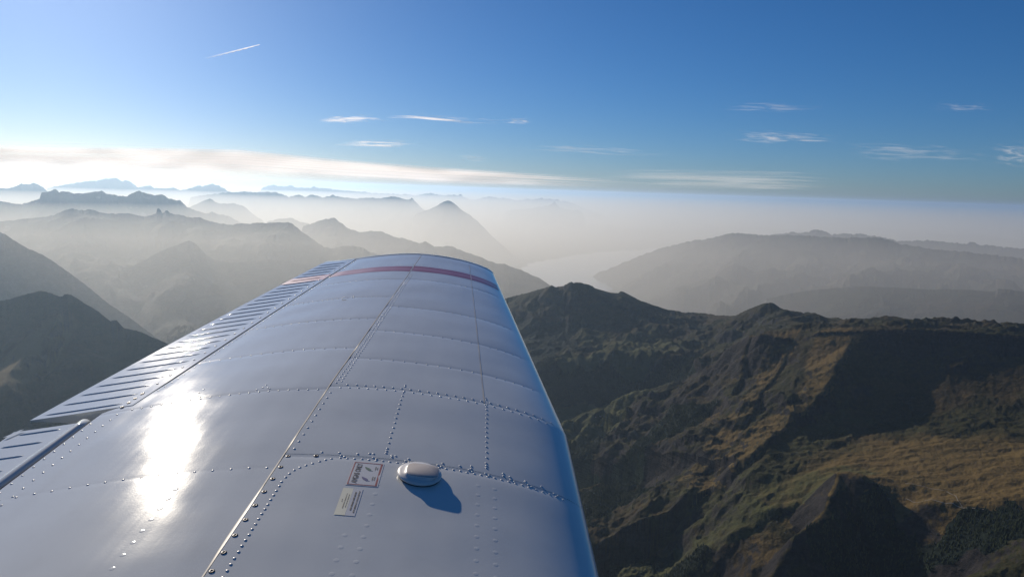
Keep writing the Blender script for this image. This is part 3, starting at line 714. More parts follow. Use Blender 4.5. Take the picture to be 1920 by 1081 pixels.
bank = cloud('cirrus_bank', [(-640, 236), (0, 256), (200, 258), (450, 262), (640, 286), (800, 302), (1000, 314), (1420, 336)],
             [(-640, 308), (0, 326), (450, 341), (800, 352), (1420, 372)], 105000, cloud_material('cirrus_bank', 3.2, 6.0, 0.14, 0.54, 0.95, 0.30, (0.80, 0.76, 0.76)), 160, 24)
tag(bank, kind='stuff')
veil = cloud('cirrus_veil', [(900, 318), (1150, 304), (1300, 300), (1480, 302), (1640, 316), (1780, 340)], [(900, 355), (1300, 368), (1780, 383)], 112000,
             cloud_material('cirrus_veil', 3.0, 4.0, 0.30, 0.70, 0.34, 0.42), 120, 20)
tag(veil, kind='stuff')
WISPS = [
    ([(595, 222), (650, 214), (720, 218)], [(595, 232), (650, 234), (720, 231)], 0.75, 'bright white cirrus wisp just left of a longer streak, left of centre in the sky'),
    ([(722, 217), (780, 212), (850, 220), (925, 223)], [(722, 224), (780, 226), (850, 232), (925, 232)], 0.75, 'longest thin white cirrus streak, left of centre above the peaks'),
    ([(935, 222), (970, 221), (1005, 223)], [(935, 231), (970, 232), (1005, 231)], 0.4, 'very short faint wisp just right of the longest white streak'),
    ([(618, 264), (700, 262), (790, 266)], [(618, 276), (700, 277), (790, 276)], 0.65, 'flat white streak just above the pinkish cloud bank'),
    ([(965, 266), (1080, 270), (1180, 278), (1260, 284)], [(965, 280), (1080, 288), (1180, 294), (1260, 294)], 0.3, 'long faint streak in the centre of the sky under the wisps'),
    ([(1350, 196), (1430, 192), (1540, 197)], [(1350, 208), (1430, 210), (1540, 208)], 0.28, 'high faint wisp in the right half of the sky, above the brighter one'),
    ([(1360, 246), (1430, 240), (1480, 248), (1570, 256)], [(1360, 262), (1430, 270), (1480, 270), (1570, 268)], 0.5, 'brighter feathered wisp in the right half of the sky over the hazy ridge'),
    ([(1570, 262), (1650, 260), (1760, 268), (1850, 270)], [(1570, 290), (1650, 304), (1760, 308), (1850, 306)], 0.25, 'broad pale veil of wisps near the right edge of the sky'),
    ([(1850, 262), (1900, 260), (1990, 262)], [(1850, 310), (1900, 318), (1990, 318)], 0.4, 'soft pale cloud patch cut by the right edge of the picture'),
    ([(1745, 196), (1810, 193), (1870, 198)], [(1745, 206), (1810, 210), (1870, 208)], 0.2, 'tiny faint wisp high up near the right edge of the sky'),
    ([(850, 290), (890, 289), (925, 293)], [(850, 302), (890, 303), (925, 303)], 0.3, 'small faint streak above the right end of the pinkish cloud bank'),
]
for i, (a_, b_, dn, lb) in enumerate(WISPS):
    o = cloud('cirrus_wisp', a_, b_, 90000 + i * 1300, cloud_material('cirrus_wisp', 3.0 + 0.35 * i, 1.3 + 0.2 * (i % 3), 0.40, 0.68, dn * (1.0 if i < 4 else 0.72), 0.42, edge=0.16), 40, 10)
    tag(o, lb, 'cloud', 'wispy cirrus clouds')

# condensation trail: a thin round plume that widens and thins towards its old end
def contrail():
    a, b = at(487, 83.5, 42000.), at(362, 114.5, 43500.)
    n, k = 40, 8; V = []; 
    ax = (b - a) / np.linalg.norm(b - a); s1 = np.cross(ax, [0, 0, 1]); s1 /= np.linalg.norm(s1); s2 = np.cross(ax, s1)
    for i in range(n):
        q = i / (n - 1); c = a + (b - a) * q; r = 16 + 36 * min(1, q * 5) + 10 * q
        r *= 1 + 0.25 * math.sin(i * 1.7)
        for j in range(k):
            t_ = math.pi * (j / (k - 1)) ; V.append(c + s1 * math.cos(t_) * r + s2 * math.sin(t_) * r)
    me = mesh('contrail', V, [(i * k + j, i * k + j + 1, (i + 1) * k + j + 1, (i + 1) * k + j) for i in range(n - 1) for j in range(k - 1)])
    uv = me.uv_layers.new(name='UVMap')
    for l in me.loops: uv.data[l.index].uv = ((l.vertex_index // k) / (n - 1), 0)
    t = NT('contrail'); tc = t.new('ShaderNodeTexCoord'); s = t.new('ShaderNodeSeparateXYZ'); t.lk(tc.outputs['UV'], s.inputs[0])
    al = t.mapr(s.outputs[0], 0.0, 1.0, 0.75, -0.15, False)
    tr = t.new('ShaderNodeBsdfTransparent'); tl = t.new('ShaderNodeBsdfTranslucent'); df = t.new('ShaderNodeBsdfDiffuse')
    tl.inputs[0].default_value = (1, 1, 1, 1); df.inputs[0].default_value = (1, 1, 1, 1)
    m1 = t.new('ShaderNodeMixShader'); m1.inputs[0].default_value = 0.1; t.lk(tl.outputs[0], m1.inputs[1]); t.lk(df.outputs[0], m1.inputs[2])
    m2 = t.new('ShaderNodeMixShader'); t.lk(al, m2.inputs[0]); t.lk(tr.outputs[0], m2.inputs[1]); t.lk(m1.outputs[0], m2.inputs[2]); t.lk(m2.outputs[0], t.out.inputs['Surface'])
    tag(link('contrail', me, t.m), 'thin white condensation trail slanting through the blue upper left sky', 'contrail')
contrail()
# ================================================================== the wing
ORG = np.array([0.18026, 2.1397, -0.74163])                       # leading edge at the taper joint
PSI, DIH, INC, TW = -0.03945, 0.1203, -0.00497, -0.03324
ST, C0, CT, SW = 2.078, 1.601, 0.9786, 0.09825                     # half span outboard of the joint, chords, sweep
U_ = np.array([0,.00313,.00542,.01016,.02231,.04697,.07184,.09682,.14697,.19726,.24764,.29807,.34854,.39903,.44953,.5,.55043,.60079,.65106,.70124,.75131,.80126,.85109,.9008,.9504,1,1.03])
ZU_ = np.array([0,.01208,.0148,.019,.0268,.03863,.04794,.05578,.06842,.07809,.0855,.09093,.09455,.09639,.09617,.09374,.0891,.0826,.07462,.06542,.05532,.04447,.0332,.02175,.01058,0,-.0063])
UL_ = np.array([0,.00687,.00958,.01484,.02769,.05303,.07816,.10318,.15303,.20274,.30193,.40097,.5,.59921,.69876,.79874,.8992,.9496,1,1.03])
ZL_ = -np.array([0,.0098,.0116,.01436,.01904,.02567,.03056,.03454,.0407,.04541,.05143,.05279,.0487,.03897,.02596,.01235,.0025,.002,.004,.0085])
# smooth the tabulated section
def _spl(xk, yk, n=4000):
    q = np.sqrt(np.clip(xk, 0, None)); g = np.linspace(0, q[-1], n); y = np.interp(g, q, yk)
    k = np.exp(-0.5 * (np.arange(-60, 61) / 22.0) ** 2); k /= k.sum()
    yp = np.concatenate([-y[60:0:-1], y, 2 * y[-1] - y[-2:-62:-1]])
    return g ** 2, np.convolve(yp, k, 'valid')
GU, YU = _spl(U_, ZU_); GL, YL = _spl(UL_, ZL_)
ES = np.array([math.sin(PSI) * math.cos(DIH), math.cos(PSI) * math.cos(DIH), math.sin(DIH)])
EC = np.array([math.cos(PSI), -math.sin(PSI), 0.0])
EN = np.cross(EC, ES)
RIB_A = [2.05, 1.43, 1.08, 0.725, 0.36, -0.02, -0.483, -0.95]      # rib stations aft of the main seam
RIB_F = [2.05, 1.45, 0.925, 0.57, 0.255, 0.006, -0.428, -1.5]      # and forward of it

def useam(s): s = np.asarray(s, float); return np.where(s > 0, 0.4401 - 0.0079 * s, 0.4401 - 0.027 * s)
def unose(s): s = np.asarray(s, float); return 0.1574 - 0.0038 * np.clip(s, 0, None)
def uhinge(s): s = np.asarray(s, float); return np.where(s > 0, 0.798 + 0.0535 * np.exp(-np.clip(s, 0, None) / 0.05), 0.8515 - 0.040 * np.clip(s, -3, 0))

def pillow(s, u):
    s = np.asarray(s, float); u = np.asarray(u, float)
    dF = np.min([np.abs(s - r) for r in RIB_F], axis=0); dA = np.min([np.abs(s - r) for r in RIB_A], axis=0)
    d = np.where(u < useam(s), dF, dA)
    base = 0.0011 * (1 - np.exp(-d / 0.035)) * sstep(0.0, 0.08, u) * (1 - sstep(0.74, 0.80, u))
    inner = np.where((u > useam(s)) & (s < -0.02), 0.25, 1.0)
    base = base * inner
    row = inner * -0.0005 * np.exp(-(d / 0.009) ** 2) * sstep(0.02, 0.06, u)
    oil = 0.0016 * perlin(s * 3.1 + 5, u * 4.0) + 0.0009 * perlin(s * 7.0, u * 9.0 + 3)
    seam = -0.0006 * np.exp(-((u - useam(s)) / 0.008) ** 2)
    return base + row + oil * sstep(0.0, 0.1, u) * (1 - sstep(0.78, 0.80, u))

def wing(s, u, off=0.0, pil=True):
    """world position on the wing: s metres outboard of the joint, u chord fraction (negative = underside)"""
    s = np.asarray(s, float); u = np.asarray(u, float); s, u = np.broadcast_arrays(s, u)
    q = np.clip(s, 0, None); c = C0 - (C0 - CT) * q / ST; a = INC + TW * q / ST
    z = np.where(u < 0, np.interp(-u, GL, YL), np.interp(u, GU, YU))
    ec = EC * np.cos(a)[..., None] + EN * np.sin(a)[..., None]; en = -EC * np.sin(a)[..., None] + EN * np.cos(a)[..., None]
    P = ORG + ES * s[..., None] - EC * (SW * q)[..., None] - ec * (np.abs(u) * c)[..., None]
    h = z * c + off
    if pil: h = h + np.where(u > 0, pillow(s, u), 0)
    return P + en * h[..., None]

def wnormal(s, u):
    P = wing(s, u, 0, False); a = wing(s + 1e-3, u, 0, False) - P; b = wing(s, u + 1e-3, 0, False) - P
    n = np.cross(a, b); return n / np.linalg.norm(n, axis=-1, keepdims=True)

ROOT = wing(-1.95, 0.4, -0.06, False)
W = bpy.data.objects.new('aircraft_wing', None); COL.objects.link(W)
W.location = ROOT.tolist()
tag(W, 'silver riveted aircraft wing reaching out over the mountains with a red stripe near its tip', 'aircraft wing')

# ---- materials
def paint(name, col, metallic, rough, coat=0.35, bump=1.0, dirt=0.25):
    t = NT(name); tc = t.new('ShaderNodeTexCoord'); P = tc.outputs['Object']
    n1 = t.noise(P, 2.2, 6, 0.6, 0.4); n2 = t.noise(P, 14.0, 6, 0.6); n3 = t.noise(P, 260.0, 2, 0.5)
    mp = t.new('ShaderNodeMapping'); mp.inputs['Scale'].default_value = (60, 2.5, 20); t.lk(P, mp.inputs[0])
    n4 = t.noise(mp.outputs[0], 1.0, 4, 0.6)                                       # wipe streaks along the span
    c = t.mix(t.mapr(n1, 0.35, 0.7, 0, dirt), col, tuple(x * 0.80 for x in col))
    c = t.mix(t.mapr(n2, 0.5, 0.75, 0, dirt * 0.8), c, tuple(x * f for x, f in zip(col, (0.84, 0.82, 0.78))))
    t.lk(c, t.b.inputs['Base Color'])
    t.b.inputs['Metallic'].default_value = metallic; t.b.inputs['Specular IOR Level'].default_value = 0.27
    r = t.math('ADD', t.mapr(n1, 0.3, 0.7, rough - 0.015, rough + 0.03), t.mapr(n4, 0.3, 0.75, -0.004, 0.010))
    t.lk(r, t.b.inputs['Roughness'])
    t.b.inputs['Coat Weight'].default_value = coat
    t.lk(t.mapr(n2, 0.35, 0.7, 0.05, 0.16), t.b.inputs['Coat Roughness'])
    h = t.math('ADD', t.math('MULTIPLY', n3, 0.00008), t.math('MULTIPLY', n2, 0.00035))
    bp = t.new('ShaderNodeBump'); bp.inputs['Strength'].default_value = 0.6 * bump; bp.inputs['Distance'].default_value = 1.0
    t.lk(h, bp.inputs['Height']); t.lk(bp.outputs[0], t.b.inputs['Normal']); t.lk(bp.outputs[0], t.b.inputs['Coat Normal'])
    return t.m
M_SKIN = paint('aluminium_paint', (0.68, 0.69, 0.66), 0.08, 0.078, 0.03)
M_RIVET = paint('painted_rivet', (0.62, 0.61, 0.60), 0.05, 0.28, 0.0, 0.3)
M_RED = paint('red_paint', (0.30, 0.07, 0.085), 0.0, 0.4, 0.4)
M_REDL = paint('faded_red_paint', (0.42, 0.16, 0.19), 0.0, 0.4, 0.4)
M_CREAM = paint('sealant', (0.62, 0.57, 0.48), 0.0, 0.5, 0.0)
M_DARK = flat('dark_interior', (0.018, 0.018, 0.022), 0.7)
M_SCREW = paint('bare_screw', (0.05, 0.05, 0.055), 0.7, 0.35, 0.0)
M_CAP = paint('cap_plastic', (0.66, 0.63, 0.60), 0.0, 0.38, 0.3)
M_FACET = paint('cap_lid', (0.50, 0.45, 0.41), 0.0, 0.5, 0.1)
M_WHITE = paint('decal_film', (0.62, 0.62, 0.62), 0.0, 0.4, 0.3)
M_CREAM2 = paint('decal_cream', (0.80, 0.77, 0.60), 0.0, 0.45, 0.2)
M_BLACK = flat('print_black', (0.02, 0.02, 0.03), 0.6); M_MAROON = flat('print_maroon', (0.26, 0.02, 0.04), 0.6)
M_GREEN = flat('print_green', (0.02, 0.12, 0.09), 0.6); M_BLUE = flat('print_blue', (0.02, 0.03, 0.20), 0.6)
M_BROWN = flat('primer', (0.10, 0.075, 0.07), 0.7)

def loc(P): return np.asarray(P) - ROOT

def panel(name, s_, u_, mat, parent=W, off=0.0, shear=None, pil=True, edge=True, thick=0.0012):
    """a skin panel: s_ stations, u_ function(s)->array of chord fractions; rim folded down so that its edge has depth"""
    rows = []
    for s in s_:
        u = np.asarray(u_(s)); ss = np.full(u.shape, s)
        if shear: ss = ss + shear(u)
        rows.append(wing(ss, u, off, pil))
    G = np.array(rows); n, m = G.shape[:2]
    if edge:
        dn = -EN * (thick + 0.002)
        Gp = np.concatenate([G[:1] + dn, G, G[-1:] + dn], 0)
        Gp = np.concatenate([Gp[:, :1] + dn, Gp, Gp[:, -1:] + dn], 1)
        Gp[0, 0] = Gp[0, 1]; G = Gp; n, m = G.shape[:2]
    me = mesh(name, loc(G), grid_faces(n, m))
    o = link(name, me, mat, parent)
    o.data.set_sharp_from_angle(angle=math.radians(35))
    return o

def lin(a, b, n): return np.linspace(a, b, n)
GAP = 0.0011
# skin stations with extra rows near the ribs
def stations(a, b, step=0.02, ribs=()):
    x = list(np.arange(a, b, step)) + [b]
    for r in ribs:
        for d in (-.03, -.018, -.01, -.005, 0, .005, .01, .018, .03):
            if a < r + d < b: x.append(r + d)
    x = np.unique(np.round(x, 4)); return x
nose = lambda k=26: -(np.linspace(0, 1, k)[::-1] ** 2) * 0.14
def u_nose(end):
    return lambda s: np.concatenate([nose()[:-1], (np.linspace(0, 1, 46) ** 1.7) * (float(end(s)) - GAP / 1.4)])
o = panel('nose_skin', stations(0.006 + GAP, ST, 0.02, RIB_F), u_nose(unose), M_SKIN)
o = panel('skin_panel', stations(0.006 + GAP, ST, 0.02, RIB_F), lambda s: lin(float(unose(s)) + GAP / 1.4, float(useam(s)) - GAP / 1.4, 42), M_SKIN)
o = panel('nose_skin', stations(-0.416 + GAP, 0.006 - GAP, 0.02, RIB_F), u_nose(useam), M_SKIN)
def u_tank(s): return np.concatenate([nose()[:-1], (np.linspace(0, 1, 80) ** 1.5) * (float(useam(s)) - GAP / 1.4)])
o = panel('tank_skin', stations(-1.95, -0.416 - GAP, 0.02, RIB_F), u_tank, M_SKIN)
o = panel('skin_panel', stations(-1.95, ST, 0.02, RIB_A), lambda s: lin(float(useam(s)) + GAP / 1.4, float(uhinge(s)) - 0.0015, 64), M_SKIN)
# rolled rear edge in front of the flap and aileron, underside, and the dark structure seen through the joints
panel('underside_skin', lin(-1.95, ST, 60), lambda s: -(np.linspace(0.1402, float(uhinge(s)) - 0.002, 40)[::-1]), M_SKIN, edge=False)
def core():
    G = np.array([wing(np.full(70, s), lin(0.002, float(uhinge(s)) - 0.004, 70), -0.0045, False) for s in lin(-1.94, ST - 0.004, 90)])
    return link('inner_structure', mesh('inner_structure', loc(G), grid_faces(90, 70)), M_DARK, W)
core()
def rear_spar():
    V = []
    ss = stations(-1.95, ST, 0.02)
    for s in ss:
        uu = float(uhinge(s)) - 0.0025
        a, b = wing(s, uu, -0.001, False), wing(s, -uu, 0, False)
        V += [a, a + (b - a) * 0.5 + EC * 0.006, b]
    return link('rear_spar', mesh('rear_spar', loc(V), grid_faces(len(ss), 3)), M_BROWN, W)
rear_spar()
def root_rib():
    u = np.concatenate([np.linspace(0, 0.847, 40), -np.linspace(0.0, 0.847, 40)[::-1]])
    P = wing(np.full(u.shape, -1.948), u, -0.002, False)
    return link('root_rib', mesh('root_rib', loc(P), [list(range(len(u)))]), M_BROWN, W, False)
root_rib()

# ---- sealant lines on the lap joints
def strip(name, s_, uc, half, off, mat, parent=W, k=3):
    G = np.array([wing(np.full(k, s), float(uc(s)) + np.linspace(-1, 1, k) * half(s), off, True) for s in s_])
    return link(name, mesh(name, loc(G), grid_faces(len(s_), k)), mat, parent)
rnd = random.Random(4)
strip('joint_sealant', stations(-1.94, ST - 0.004, 0.02), lambda s: useam(s) + 0.0012, lambda s: 0.0010 + 0.0009 * math.exp(-((s + 0.72) / 0.12) ** 2) + 0.0003 * math.sin(s * 31) * math.sin(s * 13), 0.0006, M_CREAM)
strip('joint_sealant', stations(0.01, ST - 0.01, 0.02), lambda s: unose(s) - 0.0002, lambda s: 0.0010 + 0.0003 * math.sin(s * 27), 0.0006, M_CREAM)

# ---- red stripe round the outer wing: two close bands with a paler gap
def stripe(name, s0, s1, ua, ub, mat, off=0.0005, shear=None, n=50):
    uu = np.concatenate([lin(ua, 0.1, 26)[:-1], lin(0.1, ub, n)]) if ua < 0 else lin(ua, ub, n)
    G = np.array([wing(s + (shear(uu) if shear else 0), uu, off, True) for s in lin(s0, s1, 8)])
    return link(name, mesh(name, loc(G), grid_faces(8, len(uu))), mat, W)
stripe('red_stripe', 1.630, 1.680, 0.02, 0.4245, M_RED); stripe('faded_stripe', 1.680, 1.700, 0.02, 0.4245, M_REDL); stripe('red_stripe', 1.700, 1.755, 0.02, 0.4245, M_RED)
stripe('red_stripe', 1.615, 1.665, 0.431, 0.795, M_RED); stripe('faded_stripe', 1.665, 1.685, 0.431, 0.795, M_REDL); stripe('red_stripe', 1.685, 1.740, 0.431, 0.795, M_RED)

# ---- wing tip: a shallow rounded bow beyond a dark joint
def tip():
    u = np.concatenate([-(np.linspace(0, 1, 30)[::-1] ** 1.5) * 1.0, (np.linspace(0, 1, 50)[1:] ** 1.5) * 1.0])
    G = []
    for k, (ds, sc, sh) in enumerate([(0.007, 0.99, 0), (0.008, 1.03, 0), (0.018, 1.035, 0.0), (0.034, 1.0, 0.002), (0.055, 0.86, 0.006), (0.075, 0.6, 0.010), (0.088, 0.28, 0.012), (0.092, 0.02, 0.012)]):
        P = wing(np.full(u.shape, ST), u, 0, False)
        mid = wing(np.full(u.shape, ST), np.abs(u), 0, False) * 0.5 + wing(np.full(u.shape, ST), -np.abs(u) - 1e-9, 0, False) * 0.5
        ctr = wing(ST, 0.5, -0.045, False)
        Q = mid + (P - mid) * sc
        Q = ctr + (Q - ctr) * (1 - sh * 2.0) + ES * ds
        G.append(Q)
    G = np.array(G)
    link('wing_tip', mesh('wing_tip', loc(G), grid_faces(*G.shape[:2])), M_SKIN, W)
    # dark sealing strip along the joint
    G = np.array([wing(np.full(u.shape, ST + d), u, h, False) for d, h in ((-0.004, -0.001), (0.0, 0.0006), (0.006, 0.0006), (0.010, -0.001))])
    link('tip_joint_strip', mesh('tip_joint_strip', loc(G), grid_faces(*G.shape[:2])), M_DARK, W)
tip()

# ---- aileron and flap with pressed beads
def body(name, s0, s1, ua, ub, shear, drop, n=90, m=26, lead=0.0, parent=W, tilt=0.0):
    ss = lin(s0, s1, n); rows = []
    for s in ss:
        uu = lin(ua + tilt * max(0.0, -s), ub, m)
        top = wing(s + shear(uu), uu, drop, False)
        lead_z = -0.012 * np.exp(-((uu - uu[0]) / 0.006) ** 2) * lead
        top = top + EN * lead_z[:, None]
        lo = wing(s + shear(uu[::-1]), -uu[::-1], drop, False)
        t_ = np.linalg.norm(lo - top[::-1], axis=1)
        bad = t_ < 0.004
        lo[bad] = top[::-1][bad] - EN * 0.004
        rows.append(np.concatenate([top, lo, top[:1]], 0))
    G = np.array(rows); k = G.shape[1]
    F = grid_faces(n, k).tolist()
    F += [list(range(k - 1))[::-1], [(n - 1) * k + i for i in range(k - 1)]]
    o = link(name, mesh(name, loc(G), F), M_SKIN, parent)
    # flat shading on the two ends
    for p in list(o.data.polygons)[-2:]: p.use_smooth = False
    try: o.data.set_sharp_from_angle(angle=math.radians(40))
    except Exception: pass
    return o
sh_a = lambda u: 0.030 * (np.asarray(u) - 0.82) / 0.19
AIL = body('aileron', 0.022, ST - 0.004, 0.8025, 1.008, sh_a, 0.0015)
AIL_ = AIL
FLAP = body('flap', -1.93, -0.045, 0.868, 1.006, sh_a, -0.004, tilt=0.050)

def bead_mesh(s, ua, ub, w0=0.0052, h0=0.0045, drop=0.0015, n=14, uo=0.0):
    V = []
    for i, q in enumerate(np.linspace(0, 1, n)):
        u = ua + (ub - ua) * q
        e = min(1, min(q, 1 - q) * 9 + 0.02); e = math.sqrt(e) if e < 1 else 1
        for j, (a, b) in enumerate(((-1.5, -0.3), (-1.0, 0.25), (-0.5, 0.9), (0.15, 1.0), (0.9, 0.55), (2.0, 0.12), (2.8, -0.3))):
            V.append(wing(s + sh_a(u) + a * w0 * (0.35 + 0.65 * e), u, drop + b * h0 * e, False))
    return V, n, 7
def beads(parent, ss, ua, ub, drop, mat=None):
    for k, s in enumerate(ss):
        V, n, m_ = bead_mesh(s, ua + (0.035 * -s if s < 0 else 0), ub, drop=drop, w0=0.0035, h0=0.0027)
        link('bead', mesh('bead', loc(V), grid_faces(n, m_)), mat(s) if mat else M_SKIN, parent)
beads(AIL, [0.049 + 0.0725 * k for k in range(28)], 0.834, 0.993, 0.0015, lambda s: M_RED if 1.575 < s < 1.71 else M_SKIN)
beads(FLAP, [-0.075 - 0.0785 * k for k in range(23)], 0.904, 0.985, -0.004)
# stripe on the aileron lies between and over its beads
ga = np.array([wing(s + sh_a(lin(0.806, 1.006, 20)), lin(0.806, 1.006, 20), 0.0021, False) for s in lin(1.585, 1.705, 6)])
link('red_stripe', mesh('red_stripe', loc(ga), grid_faces(6, 20)), M_REDL, AIL)

def flap_tube():
    ss = lin(-1.93, -0.05, 60); k = 14; V = []
    for s in ss:
        for j in range(k):
            a = 2 * math.pi * j / k
            u = 0.8655 - 0.048 * s + 0.0122 * math.cos(a)
            V.append(wing(s, u, -0.004 + 0.0135 * math.sin(a), False))
    F = grid_faces(60, k).tolist() + [[i * k + k - 1, i * k, (i + 1) * k, (i + 1) * k + k - 1][::-1] for i in range(59)] + [[59 * k + j for j in range(k)][::-1]]
    link('leading_tube', mesh('leading_tube', loc(V), F), M_SKIN, FLAP)
flap_tube()
# hinge bracket in the gap, trailing edge clip on the flap corner
a = wing(0.0, 0.93, -0.012, False)
link('end_clip', mesh('end_clip', loc([wing(-0.06, 1.0, 0.001, False), wing(-0.02, 0.985, 0.001, False), wing(-0.02, 0.992, 0.001, False), wing(-0.06, 1.008, 0.001, False)]), [(0, 3, 2, 1)]), M_SKIN, FLAP, False)

# ---- rivets and screws
R = []                                                            # (s, u, radius, height, row offset)
def row_u(s, ua, ub, du, r=0.0037, off=0.0, jit=0.0):
    for u in np.arange(ua, ub, du): R.append((s + rnd.uniform(-1, 1) * 0.0008 + jit * 0, u + rnd.uniform(-1, 1) * 0.0004, r, off))
def row_s(f, sa, sb, ds, r=0.0037, off=0.0):
    for s in np.arange(sa, sb, ds): R.append((s + rnd.uniform(-1, 1) * 0.0006, float(f(s)) + rnd.uniform(-1, 1) * 0.0003, r, off))
for s in (1.43, 0.725, 0.36): row_u(s, 0.462, 0.775, 0.0235)
row_u(1.08, 0.452, 0.775, 0.0165)
for s in (1.45, 0.925, 0.57, 0.255): row_u(s, 0.045, 0.145, 0.020, 0.0033); row_u(s, 0.175, 0.415, 0.0245)
row_u(-0.02, 0.458, 0.80, 0.0175)
row_u(0.018, 0.03, 0.42, 0.0165); row_u(-0.006, 0.04, 0.42, 0.0165)
row_u(-0.483, 0.466, 0.855, 0.0253)
for ss_ in list(np.arange(-0.365, -0.03, 0.0295)) + [-0.389, -0.378, 0.0, -0.018, 0.035, 0.047]:
    R.append((ss_, 0.305 + rnd.uniform(-1, 1) * .0006, 0.0037, 0)); R.append((ss_, 0.153 + rnd.uniform(-1, 1) * .0006, 0.0037, 0))
for u in (0.399, 0.373, 0.346, 0.295, 0.270, 0.219, 0.193, 0.117, 0.093, 0.068): R.append((-0.405, u, 0.0037, 0))
for u in (0.365, 0.318, 0.270, 0.222, 0.1755, 0.150, 0.112, 0.085, 0.045):
    R.append((-0.4165, u + 0.004, 0.0034, 0)); R.append((-0.421, u - 0.0015, 0.0034, 0))
for u in (0.329, 0.323, 0.296, 0.290): R.append((-0.398, u, 0.0035, 0)); 
for u in (0.176, 0.127): R.append((-0.396, u, 0.0035, 0)); R.append((-0.408, u, 0.0035, 0))
row_u(-0.428, 0.036, 0.372, 0.0104)
for s, u in ((-0.434, 0.381), (-0.442, 0.3885), (-0.451, 0.396), (-0.462, 0.4045), (-0.472, 0.4125), (-0.483, 0.4195), (-0.496, 0.4255), (-0.512, 0.4295), (-0.529, 0.432)): R.append((s, u, 0.0037, 0))
row_s(lambda s: 0.434 + (-0.551 - s) * 0.025, -1.9, -0.54, 0.0185)
row_s(lambda s: useam(s) - 0.009, -0.392, -0.03, 0.0385)
row_s(lambda s: useam(s) - 0.0085, 0.03, 1.56, 0.024, 0.0033); row_s(lambda s: useam(s) - 0.0165, 0.042, 1.56, 0.024, 0.0033)
row_s(lambda s: uhinge(s) - 0.011, 0.12, 2.05, 0.033, 0.0034)
row_s(lambda s: 0.8435 - 0.040 * s, -1.9, -0.06, 0.0405)
row_s(lambda s: 0.814 - 0.038 * (s + 0.10), -1.9, -0.02, 0.0365)
row_u(1.78, 0.44, 0.78, 0.018, 0.0026); row_u(1.79, 0.05, 0.42, 0.018, 0.0026)
for s, u in ((0.031, 0.561), (0.012, 0.5625), (-0.002, 0.571), (-0.001, 0.547), (0.008, 0.552), (0.027, 0.683), (0.011, 0.683), (-0.006, 0.671), (0.004, 0.677), (0.057, 0.684), (1.085, 0.602), (1.10, 0.598), (1.098, 0.566), (1.083, 0.563), (1.11, 0.57)):
    R.append((s, u, 0.0034, 0))
AR = [(0.049 + 0.0725 * k + 0.004, 0.8225, 0.0042, 0.0022) for k in range(28)]       # bright rivets at the bead ends
FR = [(s, 0.8835 - 0.048 * s, 0.0037, -0.0036) for s in np.arange(-1.9, -0.03, 0.0425)]

def dome(r, h, k=10):
    V = [(0, 0, h)]; F = []
    rings = [(0.55, 0.86), (0.88, 0.45), (1.0, -0.05)]
    for a, b in rings:
        V += [(r * a * math.cos(2 * math.pi * i / k), r * a * math.sin(2 * math.pi * i / k), h * b) for i in range(k)]
    for i in range(k):
        j = (i + 1) % k; F.append((0, 1 + i, 1 + j))
        for q in range(2): F.append((1 + q * k + i, 1 + (q + 1) * k + i, 1 + (q + 1) * k + j, 1 + q * k + j))
    return V, F
def frame_at(s, u, off):
    P = wing(s, u, off, off == 0); N = wnormal(s, u)
    a = wing(s + 1e-3, u, 0, False) - wing(s, u, 0, False); a = a - N * a.dot(N); a /= np.linalg.norm(a); b = np.cross(N, a)
    return P, np.stack([a, b, N], 1)
DV, DF = dome(0.94, 0.40)
rv = mesh('rivet', DV, DF); rv.polygons.foreach_set('use_smooth', np.ones(len(rv.polygons), bool)); rv.materials.append(M_RIVET)
ALL = [(s, u, r, off, W) for s, u, r, off in R if -1.93 < s]
ALL.sort(key=lambda q: float(np.linalg.norm(wing(q[0], q[1], 0, False))) if q[0] > -1.0 else 9 + abs(q[0]))
def place_rivet(s, u, r, off, parent):
    P, Bm = frame_at(s, u, off); o = bpy.data.objects.new('rivet', rv); COL.objects.link(o); o.parent = parent
    M = np.eye(4); M[:3, :3] = Bm * r; M[:3, 3] = P - ROOT
    o.matrix_local = Matrix(M.tolist())
for q in ALL[:300]: place_rivet(*q)
for s, u, r, off in AR: place_rivet(s, u, r, off, AIL)
for s, u, r, off in FR: place_rivet(s, u, r, off, FLAP)
VV, FF = [], []
DVa = np.array(DV)
for s, u, r, off, _p in ALL[300:]:
    P, Bm = frame_at(s, u, off); b0 = len(VV); VV += list(DVa @ (Bm * r).T + P - ROOT); FF += [tuple(i + b0 for i in f) for f in DF]
tag(link('small_rivets', mesh('small_rivets', VV, FF), M_RIVET, W), kind='stuff')
print('rivets', len(R))
# flush fasteners, hardly standing out
VV, FF = [], []
DVf, DFf = dome(1.0, 0.035)
DVf = np.array(DVf)
FL = [(s, 0.165, 0.006) for s in np.arange(-1.9, -0.47, 0.0405)] + [(s, 0.141, 0.006) for s in np.arange(-1.9, -0.45, 0.0405)]
FL += [(s, 0.3265, 0.006) for s in np.arange(-1.9, -0.70, 0.040)] + [(s, 0.304, 0.006) for s in np.arange(-1.9, -0.46, 0.040)]
FL += [(s, 0.575, 0.006) for s in np.arange(-1.2, -0.52, 0.040)]
for s, u, r in FL:
    P, Bm = frame_at(s, u, 0); b0 = len(VV); VV += list(DVf @ (Bm * r).T + P - ROOT); FF += [tuple(i + b0 for i in f) for f in DFf]
tag(link('flush_rivets', mesh('flush_rivets', VV, FF), M_SKIN, W), kind='stuff')

